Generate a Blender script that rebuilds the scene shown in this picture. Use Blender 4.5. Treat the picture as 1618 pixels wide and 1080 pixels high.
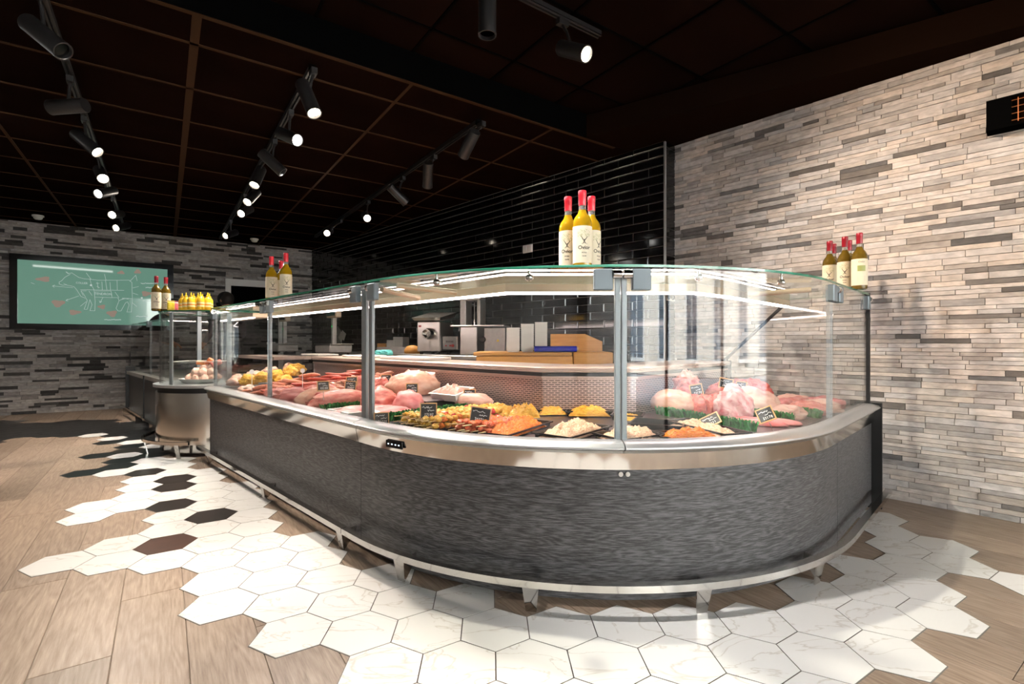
import bpy, bmesh, math, random
from mathutils import Vector, Matrix, noise
random.seed(7)
for _o in list(bpy.data.objects): bpy.data.objects.remove(_o)
SC = bpy.context.scene
COL = SC.collection
SIN, COS, PI, R2 = math.sin, math.cos, math.pi, math.sqrt(2)
def rad(a): return math.radians(a)

# ------------------------------------------------------------------ camera, light, exposure
F, CX, V0 = 785.0, 809.0, 541.0            # focal length and horizon in pixels of the 1618x1080 frame
cam = bpy.data.cameras.new('camera'); camo = bpy.data.objects.new('camera', cam); COL.objects.link(camo)
cam.sensor_fit = 'HORIZONTAL'; cam.sensor_width = 36.0; cam.lens = F/1618*36; cam.shift_y = (V0-540)/1618
cam.clip_start = .02; cam.clip_end = 200
camo.location = (0, 0, 1.0); camo.rotation_euler = (PI/2, 0, 0); SC.camera = camo
vs = SC.view_settings
vs.view_transform = 'Standard'; vs.look = 'None'; vs.gamma = 1; vs.use_curve_mapping = False; vs.exposure = 0.5
SC.display_settings.display_device = 'sRGB'
W = bpy.data.worlds.new('sky'); SC.world = W; W.use_nodes = True
_bg = W.node_tree.nodes['Background']; _bg.inputs[0].default_value = (.78, .89, 1.0, 1); _bg.inputs[1].default_value = 30.0
SC.cycles.max_bounces = 9; SC.cycles.diffuse_bounces = 3; SC.cycles.glossy_bounces = 4
SC.cycles.transmission_bounces = 6; SC.cycles.transparent_max_bounces = 24
SC.cycles.caustics_reflective = False; SC.cycles.caustics_refractive = False
SC.cycles.sample_clamp_indirect = 6.0
_sun = bpy.data.lights.new('sun', 'SUN'); _sun.energy = 22.0; _sun.angle = .01; _sun.color = (1, .95, .88); _suno = bpy.data.objects.new('sun', _sun); COL.objects.link(_suno)
_suno.rotation_euler = Vector(((1.0-.35)/R2, (-1.0-.35)/R2, -.75)).to_track_quat('-Z', 'Y').to_euler()   # shines on the street front opposite
SPOT_W = 140.0; LED_L = 27.0

# ------------------------------------------------------------------ frames
def ST(s, t, z=0.0): return Vector(((t-s)/R2, (t+s)/R2, z))          # s: along the counter, t: towards the tiled wall
def at(u, v, Z):
    Y = F*(1-Z)/(v-V0); return Vector(((u-CX)*Y/F, Y, Z))
def to_st(p): return ((p[1]-p[0])/R2, (p[0]+p[1])/R2)
def proj(p): return CX+F*p[0]/p[1], V0-F*(p[2]-1)/p[1]
CS, CT = 2.09, 2.68                                                    # centre of the curved corner
def case_world(x, y, z=0.0): return ST(CS-x, CT+y, z)
def case_local(p): s, t = to_st(p); return CS-s, t-CT
DECK = .60

# ------------------------------------------------------------------ scene tree helpers
def new_obj(name, data): o = bpy.data.objects.new(name, data); COL.objects.link(o); return o
def tag(o, label=None, cat=None, group=None, kind=None):
    if label: o['label'] = label
    if cat: o['category'] = cat
    if group: o['group'] = group
    if kind: o['kind'] = kind
    return o
def thing(name, label, cat, loc=(0, 0, 0), rotz=0.0, group=None):
    o = new_obj(name, None); o.location = loc; o.rotation_euler = (0, 0, rotz); o.empty_display_size = .05
    return tag(o, label, cat, group)
def dup(root, loc, rotz=None, label=None, group=None, scale=None):
    r = root.copy(); COL.objects.link(r); r.location = loc
    if rotz is not None: r.rotation_euler = (root.rotation_euler[0], root.rotation_euler[1], rotz)
    if scale: r.scale = (scale,)*3
    if label: r['label'] = label
    if group: r['group'] = group
    for ch in list(root.children):
        c = ch.copy(); COL.objects.link(c); c.parent = r
        for g in ch.children:
            d = g.copy(); COL.objects.link(d); d.parent = c
    return r

class MB:
    """collects verts and faces of ONE mesh"""
    def __init__(s): s.v = []; s.f = []; s.m = []; s.uv = {}; s.col = None
    def add(s, vs, fs, mi=0, M=None):
        b = len(s.v)
        for p in vs:
            p = Vector(p); s.v.append(M @ p if M is not None else p)
        for f in fs: s.f.append(tuple(i+b for i in f)); s.m.append(mi)
        return s
    def box(s, x0, x1, y0, y1, z0, z1, mi=0, M=None):
        vs = [(x, y, z) for z in (z0, z1) for y in (y0, y1) for x in (x0, x1)]
        return s.add(vs, [(0, 2, 3, 1), (4, 5, 7, 6), (0, 1, 5, 4), (2, 6, 7, 3), (0, 4, 6, 2), (1, 3, 7, 5)], mi, M)
    def cbox(s, x0, x1, y0, y1, z0, z1, c=.005, mi=0, M=None):            # chamfered box
        vs = []; idx = {}
        X, Y, Z = (x0, x1), (y0, y1), (z0, z1)
        for i in (0, 1):
            for j in (0, 1):
                for k in (0, 1):
                    sx, sy, sz = (c, -c)[i], (c, -c)[j], (c, -c)[k]
                    for a, p in (('x', (X[i], Y[j]+sy, Z[k]+sz)), ('y', (X[i]+sx, Y[j], Z[k]+sz)), ('z', (X[i]+sx, Y[j]+sy, Z[k]))):
                        idx[(i, j, k, a)] = len(vs); vs.append(p)
        fs = []
        g = lambda i, j, k, a: idx[(i, j, k, a)]
        for i in (0, 1): q = [g(i, 0, 0, 'x'), g(i, 1, 0, 'x'), g(i, 1, 1, 'x'), g(i, 0, 1, 'x')]; fs.append(q if i else q[::-1])
        for j in (0, 1): q = [g(0, j, 0, 'y'), g(0, j, 1, 'y'), g(1, j, 1, 'y'), g(1, j, 0, 'y')]; fs.append(q if j else q[::-1])
        for k in (0, 1): q = [g(0, 0, k, 'z'), g(1, 0, k, 'z'), g(1, 1, k, 'z'), g(0, 1, k, 'z')]; fs.append(q if k else q[::-1])
        for i in (0, 1):
            for j in (0, 1): fs.append([g(i, j, 0, 'x'), g(i, j, 1, 'x'), g(i, j, 1, 'y'), g(i, j, 0, 'y')])
            for k in (0, 1): fs.append([g(i, 0, k, 'x'), g(i, 1, k, 'x'), g(i, 1, k, 'z'), g(i, 0, k, 'z')])
        for j in (0, 1):
            for k in (0, 1): fs.append([g(0, j, k, 'y'), g(1, j, k, 'y'), g(1, j, k, 'z'), g(0, j, k, 'z')])
        for i in (0, 1):
            for j in (0, 1):
                for k in (0, 1): fs.append([g(i, j, k, 'x'), g(i, j, k, 'y'), g(i, j, k, 'z')])
        return s.add(vs, fs, mi, M)
    def prism(s, poly, z0, z1, mi=0, M=None, side_mi=None):
        n = len(poly); vs = [(x, y, z0) for x, y in poly]+[(x, y, z1) for x, y in poly]
        s.add(vs, [tuple(range(n))[::-1], tuple(range(n, 2*n))], mi, M)
        b = len(s.v)-2*n
        for i in range(n):
            j = (i+1) % n; s.f.append((b+i, b+j, b+n+j, b+n+i)); s.m.append(mi if side_mi is None else side_mi)
        return s
    def cyl(s, p0, p1, r0, r1=None, n=16, mi=0, cap=True):
        return s.tube([p0, p1], [r0, r0 if r1 is None else r1], n, mi, cap)
    def tube(s, pts, r, n=8, mi=0, cap=True):
        pts = [Vector(p) for p in pts]; k = len(pts)
        rs = r if isinstance(r, (list, tuple)) else [r]*k
        b = len(s.v); prev = None
        for i, p in enumerate(pts):
            d = (pts[min(i+1, k-1)]-pts[max(i-1, 0)]).normalized()
            if prev is None: a = d.orthogonal().normalized()
            else:
                a = prev-d*prev.dot(d)
                a = a.normalized() if a.length > 1e-6 else d.orthogonal().normalized()
            prev = a; c = d.cross(a)
            for j in range(n):
                t = 2*PI*j/n; s.v.append(p+(a*COS(t)+c*SIN(t))*rs[i])
        for i in range(k-1):
            for j in range(n):
                q = (j+1) % n; s.f.append((b+i*n+j, b+i*n+q, b+(i+1)*n+q, b+(i+1)*n+j)); s.m.append(mi)
        if cap:
            s.f.append(tuple(b+j for j in range(n))[::-1]); s.m.append(mi)
            s.f.append(tuple(b+(k-1)*n+j for j in range(n))); s.m.append(mi)
        return s
    def lathe(s, prof, n=20, mi=0, M=None, c=(0, 0, 0), cap=True):
        b = len(s.v); c = Vector(c)
        for r, z in prof:
            for j in range(n):
                t = 2*PI*j/n; p = Vector((r*COS(t), r*SIN(t), z))+c; s.v.append(M @ p if M is not None else p)
        for i in range(len(prof)-1):
            for j in range(n):
                q = (j+1) % n; s.f.append((b+i*n+j, b+i*n+q, b+(i+1)*n+q, b+(i+1)*n+j)); s.m.append(mi)
        if cap and prof[0][0] > 1e-5: s.f.append(tuple(b+j for j in range(n))[::-1]); s.m.append(mi)
        if cap and prof[-1][0] > 1e-5: s.f.append(tuple(b+(len(prof)-1)*n+j for j in range(n))); s.m.append(mi)
        return s
    def blob(s, size, seed, amp=.18, freq=2.2, sub=3, flat=True, M=None, mi=0, fine=0.0):
        bm = bmesh.new(); bmesh.ops.create_icosphere(bm, subdivisions=sub, radius=1)
        off = Vector((seed*3.17, seed*1.93, seed*.71)); vs = []
        for v in bm.verts:
            p = v.co.copy(); d = 1+amp*noise.noise(p*freq+off)+amp*.6*noise.noise(Vector((p.x*1.2, p.y*3.2, p.z*3))*freq*.9+off)+fine*1.6*noise.noise(Vector((p.x*.6, p.y*1.3, p.z*1.3))*freq*6+off)
            p *= d; q = Vector((p.x*size[0]/2, p.y*size[1]/2, p.z*size[2]/2))
            if flat: q.z = (max(p.z, -.35)+.35)/1.35*size[2]
            vs.append(q)
        fs = [tuple(l.index for l in f.verts) for f in bm.faces]; bm.free()
        return s.add(vs, fs, mi, M)
    def build(s, name, mat, parent=None, smooth=None, loc=None, rot=None):
        me = bpy.data.meshes.new(name); me.from_pydata([tuple(p) for p in s.v], [], s.f)
        mats = mat if isinstance(mat, (list, tuple)) else [mat]
        for m in mats: me.materials.append(m)
        if any(s.m): me.polygons.foreach_set('material_index', s.m)
        if s.col:
            at_ = me.attributes.new('Col', 'FLOAT_COLOR', 'POINT')
            at_.data.foreach_set('color', [c for q in s.col for c in q])
        if s.uv:
            ul = me.uv_layers.new(name='UVMap')
            for pi, p in enumerate(me.polygons):
                for li, vi in zip(p.loop_indices, p.vertices):
                    ul.data[li].uv = s.uv.get(vi, (0, 0))
        if smooth is not None:
            me.polygons.foreach_set('use_smooth', [True]*len(me.polygons)); me.set_sharp_from_angle(angle=rad(smooth))
        me.update(); me.validate()
        o = new_obj(name, me)
        if parent is not None: o.parent = parent
        if loc is not None: o.location = loc
        if rot is not None: o.rotation_euler = rot
        return o
def Mx(loc, rot=(0, 0, 0), sc=(1, 1, 1)):
    from mathutils import Euler
    return Matrix.Translation(Vector(loc)) @ Euler(rot).to_matrix().to_4x4() @ Matrix.Diagonal((*sc, 1))

# ------------------------------------------------------------------ materials
MATS = {}
def pm(name, col, rough=.5, metal=0.0, var=0.0, scale=12.0, bump=0.0, spec=.5, trans=0.0, emit=None, es=0.0, stretch=None, sss=0.0, col2=None, coat=0.0, detail=4.0, coords='Object'):
    """principled material with a noise that varies colour and relief"""
    m = bpy.data.materials.new(name); m.use_nodes = True; nt = m.node_tree; P = nt.nodes['Principled BSDF']
    P.inputs['Base Color'].default_value = (*col, 1); P.inputs['Roughness'].default_value = rough
    P.inputs['Metallic'].default_value = metal; P.inputs['Specular IOR Level'].default_value = spec
    P.inputs['Transmission Weight'].default_value = trans; P.inputs['Coat Weight'].default_value = coat
    if sss: P.inputs['Subsurface Weight'].default_value = sss; P.inputs['Subsurface Radius'].default_value = (.02, .008, .005)
    if emit: P.inputs['Emission Color'].default_value = (*emit, 1); P.inputs['Emission Strength'].default_value = es
    if var or bump:
        tc = nt.nodes.new('ShaderNodeTexCoord'); mp = nt.nodes.new('ShaderNodeMapping')
        oi = nt.nodes.new('ShaderNodeObjectInfo'); va = nt.nodes.new('ShaderNodeVectorMath'); va.operation = 'ADD'
        ml = nt.nodes.new('ShaderNodeMath'); ml.operation = 'MULTIPLY'; ml.inputs[1].default_value = 37.0
        nt.links.new(oi.outputs['Random'], ml.inputs[0])
        nt.links.new(tc.outputs[coords], va.inputs[0]); nt.links.new(ml.outputs[0], va.inputs[1])
        nt.links.new(va.outputs[0], mp.inputs[0])
        if stretch: mp.inputs['Scale'].default_value = stretch
        nz = nt.nodes.new('ShaderNodeTexNoise'); nz.inputs['Scale'].default_value = scale; nz.inputs['Detail'].default_value = detail
        nt.links.new(mp.outputs[0], nz.inputs['Vector'])
        if var:
            rp = nt.nodes.new('ShaderNodeValToRGB'); a, b = rp.color_ramp.elements
            a.position, b.position = .32, .68
            c2 = col2 or tuple(min(1, c*(1+var)) for c in col); c1 = col if col2 else tuple(c*(1-var) for c in col)
            a.color = (*c1, 1); b.color = (*c2, 1)
            nt.links.new(nz.outputs[0], rp.inputs[0]); nt.links.new(rp.outputs[0], P.inputs['Base Color'])
        if bump:
            bp = nt.nodes.new('ShaderNodeBump'); bp.inputs['Strength'].default_value = bump; bp.inputs['Distance'].default_value = .01
            nt.links.new(nz.outputs[0], bp.inputs['Height']); nt.links.new(bp.outputs[0], P.inputs['Normal'])
    MATS[name] = m; return m
def glass_mat(name, tint=(.985, .996, .992), refl=1.0):
    m = bpy.data.materials.new(name); m.use_nodes = True; nt = m.node_tree; nt.nodes.remove(nt.nodes['Principled BSDF'])
    out = nt.nodes['Material Output']; tr = nt.nodes.new('ShaderNodeBsdfTransparent'); tr.inputs[0].default_value = (*tint, 1)
    gl = nt.nodes.new('ShaderNodeBsdfGlossy'); gl.inputs['Roughness'].default_value = .01; gl.inputs[0].default_value = (refl, refl, refl, 1)
    lw = nt.nodes.new('ShaderNodeLayerWeight'); lw.inputs[0].default_value = .5
    pw = nt.nodes.new('ShaderNodeMath'); pw.operation = 'POWER'; pw.inputs[1].default_value = 5
    ma = nt.nodes.new('ShaderNodeMath'); ma.operation = 'MULTIPLY_ADD'; ma.inputs[1].default_value = .9; ma.inputs[2].default_value = .035
    mx = nt.nodes.new('ShaderNodeMixShader'); nt.links.new(lw.outputs['Facing'], pw.inputs[0]); nt.links.new(pw.outputs[0], ma.inputs[0])
    nt.links.new(ma.outputs[0], mx.inputs[0]); nt.links.new(tr.outputs[0], mx.inputs[1]); nt.links.new(gl.outputs[0], mx.inputs[2])
    nt.links.new(mx.outputs[0], out.inputs[0]); MATS[name] = m; return m
def emit_mat(name, col, s):
    m = bpy.data.materials.new(name); m.use_nodes = True; nt = m.node_tree; nt.nodes.remove(nt.nodes['Principled BSDF'])
    e = nt.nodes.new('ShaderNodeEmission'); e.inputs[0].default_value = (*col, 1); e.inputs[1].default_value = s
    nt.links.new(e.outputs[0], nt.nodes['Material Output'].inputs[0]); MATS[name] = m; return m
def attr_mat(name, rough, var, scale, bump, stretch, spec=.35):
    """colour from the mesh's Col attribute, broken up by noise"""
    m = pm(name, (1, 1, 1), rough, 0, var, scale, bump, spec, stretch=stretch); nt = m.node_tree; P = nt.nodes['Principled BSDF']
    a = nt.nodes.new('ShaderNodeAttribute'); a.attribute_name = 'Col'
    rp = [n for n in nt.nodes if n.type == 'VALTORGB'][0]
    mx = nt.nodes.new('ShaderNodeMix'); mx.data_type = 'RGBA'; mx.blend_type = 'MULTIPLY'; mx.inputs[0].default_value = 1
    nt.links.new(a.outputs[0], mx.inputs[6]); nt.links.new(rp.outputs[0], mx.inputs[7]); nt.links.new(mx.outputs[2], P.inputs['Base Color'])
    return m
def grain_mat(name, c1, c2, rough, bump, scale, stretch, coords, rings=True, spec=.4, rnd=37.0, ringw=.55, lo=.35, hi=.95, s2=None, n2s=.22, cyc=13):
    """wood grain: stretched noise plus warped cathedral rings"""
    m = bpy.data.materials.new(name); m.use_nodes = True; nt = m.node_tree; P = nt.nodes['Principled BSDF']; L = nt.links.new
    P.inputs['Roughness'].default_value = rough; P.inputs['Specular IOR Level'].default_value = spec
    tc = nt.nodes.new('ShaderNodeTexCoord'); oi = nt.nodes.new('ShaderNodeObjectInfo'); ml = nt.nodes.new('ShaderNodeMath'); ml.operation = 'MULTIPLY'; ml.inputs[1].default_value = rnd
    va = nt.nodes.new('ShaderNodeVectorMath'); L(oi.outputs['Random'], ml.inputs[0]); L(tc.outputs[coords], va.inputs[0]); L(ml.outputs[0], va.inputs[1])
    mp = nt.nodes.new('ShaderNodeMapping'); mp.inputs['Scale'].default_value = stretch; L(va.outputs[0], mp.inputs[0])
    n1 = nt.nodes.new('ShaderNodeTexNoise'); n1.inputs['Scale'].default_value = scale; n1.inputs['Detail'].default_value = 6; n1.inputs['Roughness'].default_value = .65; L(mp.outputs[0], n1.inputs['Vector'])
    n2 = nt.nodes.new('ShaderNodeTexNoise'); n2.inputs['Scale'].default_value = scale*n2s; n2.inputs['Detail'].default_value = 2.0; mp2 = nt.nodes.new('ShaderNodeMapping'); mp2.inputs['Scale'].default_value = s2 or stretch; L(va.outputs[0], mp2.inputs[0]); L(mp2.outputs[0], n2.inputs['Vector'])
    mu = nt.nodes.new('ShaderNodeMath'); mu.operation = 'MULTIPLY'; mu.inputs[1].default_value = cyc; L(n2.outputs[0], mu.inputs[0])
    fr = nt.nodes.new('ShaderNodeMath'); fr.operation = 'PINGPONG'; fr.inputs[1].default_value = .5; L(mu.outputs[0], fr.inputs[0])
    ad = nt.nodes.new('ShaderNodeMath'); ad.operation = 'MULTIPLY_ADD'; ad.inputs[1].default_value = ringw if rings else 0.0; L(fr.outputs[0], ad.inputs[0]); L(n1.outputs[0], ad.inputs[2])
    rp = nt.nodes.new('ShaderNodeValToRGB'); a, b = rp.color_ramp.elements; a.position, b.position = lo, hi; a.color = (*c1, 1); b.color = (*c2, 1)
    L(ad.outputs[0], rp.inputs[0])
    hv = nt.nodes.new('ShaderNodeHueSaturation'); mr = nt.nodes.new('ShaderNodeMapRange'); mr.inputs[3].default_value = .82; mr.inputs[4].default_value = 1.15
    L(oi.outputs['Random'], mr.inputs[0]); L(mr.outputs[0], hv.inputs['Value']); L(rp.outputs[0], hv.inputs['Color']); L(hv.outputs[0], P.inputs['Base Color'])
    bp = nt.nodes.new('ShaderNodeBump'); bp.inputs['Strength'].default_value = bump; bp.inputs['Distance'].default_value = .004; L(ad.outputs[0], bp.inputs['Height']); L(bp.outputs[0], P.inputs['Normal'])
    MATS[name] = m; return m
def marble_mat(name):
    m = bpy.data.materials.new(name); m.use_nodes = True; nt = m.node_tree; P = nt.nodes['Principled BSDF']; L = nt.links.new
    P.inputs['Roughness'].default_value = .22
    tc = nt.nodes.new('ShaderNodeTexCoord'); oi = nt.nodes.new('ShaderNodeObjectInfo'); ml = nt.nodes.new('ShaderNodeMath'); ml.operation = 'MULTIPLY'; ml.inputs[1].default_value = 61
    va = nt.nodes.new('ShaderNodeVectorMath'); L(oi.outputs['Random'], ml.inputs[0]); L(tc.outputs['Object'], va.inputs[0]); L(ml.outputs[0], va.inputs[1])
    mp = nt.nodes.new('ShaderNodeMapping'); mp.inputs['Scale'].default_value = (1, 2.4, 1); mp.inputs['Rotation'].default_value = (0, 0, .6); L(va.outputs[0], mp.inputs[0])
    nz = nt.nodes.new('ShaderNodeTexNoise'); nz.inputs['Scale'].default_value = 3.2; nz.inputs['Detail'].default_value = 5; nz.inputs['Distortion'].default_value = .8; L(mp.outputs[0], nz.inputs['Vector'])
    rp = nt.nodes.new('ShaderNodeValToRGB'); e = rp.color_ramp.elements
    e[0].position = .485; e[0].color = (.82, .815, .80, 1); e[1].position = .515; e[1].color = (.82, .815, .80, 1)
    x = e.new(.50); x.color = (.66, .63, .59, 1)
    L(nz.outputs[0], rp.inputs[0]); L(rp.outputs[0], P.inputs['Base Color']); MATS[name] = m; return m
def slot_mat(name):
    """pierced stainless sheet: rows of short dark slots"""
    m = bpy.data.materials.new(name); m.use_nodes = True; nt = m.node_tree; P = nt.nodes['Principled BSDF']; L = nt.links.new
    tc = nt.nodes.new('ShaderNodeTexCoord'); br = nt.nodes.new('ShaderNodeTexBrick')
    br.inputs['Color1'].default_value = (.02, .015, .015, 1); br.inputs['Color2'].default_value = (.03, .02, .02, 1); br.inputs['Mortar'].default_value = (.50, .36, .32, 1)
    br.inputs['Scale'].default_value = 1; br.inputs['Mortar Size'].default_value = .0036; br.inputs['Mortar Smooth'].default_value = 0
    br.inputs['Brick Width'].default_value = .034; br.inputs['Row Height'].default_value = .0115
    L(tc.outputs['UV'], br.inputs['Vector']); L(br.outputs[0], P.inputs['Base Color']); P.inputs['Metallic'].default_value = .7; P.inputs['Roughness'].default_value = .32
    MATS[name] = m; return m

M_STONE = attr_mat('split_stone', .85, .34, 17, .8, (1, 1, 2.2))
M_GROUT = pm('dark_grout', (.22, .20, .185), .9)
M_TILE = pm('black_glazed_tile', (.0035, .0035, .004), .09, spec=.6, var=.2, scale=3)
M_TGROUT = pm('tile_grout', (.17, .16, .15), .8)
M_CEIL = pm('dark_ceiling_tile', (.0085, .0042, .003), .95, spec=.0, var=.25, scale=2.0)
M_CEILBAR = pm('ceiling_bar_brown', (.045, .022, .011), .8, spec=.05)
M_BLACKP = pm('black_paint', (.002, .002, .002), .9, spec=.0)
M_LAMP = pm('black_lamp_metal', (.016, .015, .015), .42, spec=.5, var=.15, scale=60)
M_PLANK = grain_mat('oak_look_plank', (.20, .138, .098), (.42, .325, .25), .40, .05, 16, (.6, 8, 8), 'Object', ringw=.40, lo=.36, hi=.98, s2=(.55, 4.2, 4.2), n2s=.12, cyc=14)
M_HEXW = marble_mat('white_marble_hex'); M_HEXD = pm('dark_brown_hex', (.022, .016, .014), .3, var=.3, scale=9)
M_HEXK = pm('black_hex', (.008, .008, .009), .3, var=.3, scale=9); M_HEXR = pm('red_brown_hex', (.07, .03, .02), .3, var=.25, scale=9)
M_FGROUT = pm('floor_grout', (.16, .145, .13), .9)
M_PANEL = grain_mat('grey_oak_laminate', (.018, .017, .0175), (.175, .172, .178), .42, .10, 20, (1, 13, 1), 'UV', rnd=5, ringw=.26, lo=.47, hi=.92, s2=(1, 6.0, 1), n2s=.11, cyc=15)
M_CHROME = pm('polished_steel', (.62, .60, .57), .10, 1.0)
M_STEEL = pm('brushed_steel', (.55, .53, .50), .28, 1.0, var=.06, scale=40, stretch=(1, 1, 12))
M_DULL = pm('dull_steel', (.42, .40, .38), .42, .85, var=.08, scale=30)
M_ALU = pm('satin_alu_rail', (.62, .63, .64), .32, .75)
M_POST = pm('grey_post', (.30, .335, .36), .4, .25); M_CLAMP = pm('grey_clamp', (.15, .18, .20), .45, .2)
M_BLACK = pm('black_rubber', (.005, .005, .005), .5); M_GLOSSK = pm('gloss_black', (.006, .006, .007), .12)
M_GLASS = glass_mat('clear_glass'); M_GEDGE = pm('green_glass_edge', (.02, .20, .12), .15, trans=.3)
M_SHELF = glass_mat('shelf_glass', (.95, .985, .97))
M_LED = emit_mat('led_strip', (1.0, .80, .77), LED_L)
M_CANOPY = pm('cream_canopy', (.60, .48, .34), .35, .2)
M_DECK = pm('deck_steel', (.16, .12, .125), .35, .7, var=.1, scale=20); M_SLOT = slot_mat('pierced_back_panel')
M_WTOP = pm('worktop_laminate', (.46, .35, .29), .3, var=.05, scale=8); M_NOSE = pm('ribbed_nosing', (.45, .33, .28), .28, .5)
M_WHITE = pm('white_plastic', (.78, .77, .74), .4); M_FOAM = pm('white_foam', (.80, .76, .70), .7)
M_BOARD = pm('white_cutting_board', (.80, .74, .70), .5, var=.04, scale=30)
M_BLOCK = grain_mat('beech_block', (.55, .24, .05), (.74, .38, .10), .4, .05, 7, (1, 7, 7), 'Object', rings=False)
M_OIL = pm('amber_oil', (.50, .29, .01), .04, trans=.35, spec=.6); M_DOIL = pm('dark_oil_glass', (.17, .105, .012), .04, trans=.3, spec=.6)
M_RCAP = pm('red_foil', (.62, .018, .035), .3); M_DRCAP = pm('dark_red_foil', (.28, .008, .02), .3); M_LABEL = pm('cream_label', (.74, .66, .50), .6)
M_CLEARNECK = pm('clear_neck_glass', (.6, .6, .55), .05, trans=.7)
M_INK = pm('dark_ink', (.03, .022, .015), .6); M_OLIVE = pm('olive_print', (.28, .31, .10), .6)
M_TAG = pm('slate_tag', (.012, .012, .013), .6); M_TAGF = pm('tag_wood_frame', (.62, .33, .13), .5); M_CHALK = pm('chalk_white', (.85, .83, .80), .8)
M_SKIN = pm('skin', (.45, .21, .11), .5)

# ------------------------------------------------------------------ room shell
e2 = Vector((SIN(rad(55)), COS(rad(55)), 0)); e3 = Vector((-COS(rad(55)), SIN(rad(55)), 0))   # ceiling and floor grid
def AB(a, b, z=0): return e2*a+e3*b+Vector((0, 0, z))
GR = rad(35)                                                                                       # rotation of a frame whose x is e2
ZC, ZC2 = 2.69, 2.88
BW0 = Vector((-5.95, 7.55, 0)); BWD = Vector((SIN(rad(55.5)), COS(rad(55.5)), 0)); BWN = Vector((-BWD.y, BWD.x, 0))
def bw_at(u, Z=None, v=None):
    k_ = (u-CX)/F; k = (k_*BW0.y-BW0.x)/(BWD.x-k_*BWD.y); p = BW0+BWD*k
    if v is not None: p.z = 1-(v-V0)*p.y/F
    elif Z is not None: p.z = Z
    return p, k
RW0 = ST(2.07, 4.023); RW1 = ST(-1.75, 3.898); RWD = (RW1-RW0).normalized(); RWN = Vector((-RWD.y, RWD.x, 0))
def rw_at(u, v):
    k_ = (u-CX)/F; k = (k_*RW0.y-RW0.x)/(RWD.x-k_*RWD.y); p = RW0+RWD*k; p.z = 1-(v-V0)*p.y/F; return p, k

# floor: sub-base, planks, hexagons
fb = MB(); fb.box(-12, 9, -4, 13, -.06, -.004); floor = tag(fb.build('floor', pm('pale_joint', (.36, .30, .24), .9)), kind='structure')
tag(floor, 'oak look plank floor inlaid with white and dark hexagon tiles', 'floor')
plank_mesh = {}
def inview_floor(p): 
    if p.y < .9: return False
    u, v = proj(p); return -260 < u < 1880 and v < 1400
rest = MB(); npl = 0
for k in range(-42, 34):
    a0 = -.137+.2*k; off = random.choice((0, .4, .8))+random.uniform(-.06, .06)
    for q in range(-3, 10):
        b0 = off+1.2*q; c = AB(a0+.1, b0+.6)
        s_, t_ = to_st(c)
        if s_ < -1.9 or t_ > 4.3 or t_ < -1.9: continue
        if inview_floor(c) and npl < 298 and s_ < 10.2:
            npl += 1
            if 'p' not in plank_mesh:
                m = MB(); m.cbox(-.599, .599, -.0988, .0988, -.0045, 0, .0012); o = m.build('plank', M_PLANK, floor); plank_mesh['p'] = o.data
            else: o = new_obj('plank', plank_mesh['p']); o.parent = floor
            o.location = c; o.rotation_euler = (0, 0, GR+PI/2)
        else: rest.box(-.599, .599, -.0988, .0988, -.0045, 0, M=Mx(c, (0, 0, GR+PI/2)))
if rest.v: tag(rest.build('plank_field', M_PLANK, floor), kind='stuff')
HA, HTH, HO = .134, .0446, Vector((.0657, 1.5422, 0))
def hex_c(i, j):
    x = HA*3**.5*(i+.5*(j % 2)); y = 1.5*HA*j
    return Vector((x*COS(HTH)-y*SIN(HTH), x*SIN(HTH)+y*COS(HTH), 0))+HO
def rng(a, b): return list(range(a, b+1))
WHITE = {-2: rng(-1, 2), -1: rng(-2, 3), 0: rng(-2, 5), 1: rng(-4, 6), 2: rng(-5, -1)+[5, 6, 7, 9], 3: rng(-6, -3)+[6, 7, 8], 4: rng(-9, -4)+[8, 9], 5: [-9, -7, -6, -5, 8],
         6: [-8, -7, -6, 9], 7: [-11, -9, -7], 8: [-11, -10, -8, -7], 9: rng(-11, -8), 10: [-11, -9, -8], 11: [-12, -10], 12: [-13, -11, -10], 13: [-13, -12], 14: [-13, -12],
         15: [-15], 17: [-15], 18: [-16], 19: [-18], 20: [-19]}
DARK = {7: [-8], 8: [-9], 10: [-10], 11: [-11], 12: [-12, -14], 13: [-14], 14: [-14], 15: [-16, -14], 16: [-15, -14], 17: [-16], 18: [-17, -15, -23, -22], 19: [-24, -23, -17, -16]}
RED = {5: [-8]}
for j in range(20, 25):
    for i in range(-36, 0):
        p = hex_c(i, j); u, v = proj(p)
        if -70 < u < 262 and i not in WHITE.get(j, []): DARK.setdefault(j, []).append(i)
for i in range(-36, 0):
    u, v = proj(hex_c(i, 25))
    if 95 < u < 195 or u < 25: DARK.setdefault(25, []).append(i)
def hexpoly(r): return [(r*SIN(2*PI*k/6), r*COS(2*PI*k/6)) for k in range(6)]
m = MB(); m.prism(hexpoly(HA-.0022), -.003, .0022); HEXME = {}
gm = MB()
for nm, cells, mt in (('w', WHITE, M_HEXW), ('d', DARK, M_HEXD), ('r', RED, M_HEXR)):
    for j, row in cells.items():
        for i in row:
            c = hex_c(i, j)
            mt2 = M_HEXK if (nm == 'd' and (j >= 19 or i in (-14, -16, -17) and j > 11)) else mt
            if mt2.name not in HEXME:
                q = MB(); q.prism(hexpoly(HA-.0022), -.003, .0022); o = q.build('hexagon_tile', mt2, floor); HEXME[mt2.name] = o.data
            else: o = new_obj('hexagon_tile', HEXME[mt2.name]); o.parent = floor
            o.location = c; o.rotation_euler = (0, 0, HTH)
            gm.prism(hexpoly(HA+.0015), -.003, .0012, M=Mx(c, (0, 0, HTH)))
tag(gm.build('grout', M_FGROUT, floor), kind='stuff')

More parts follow.
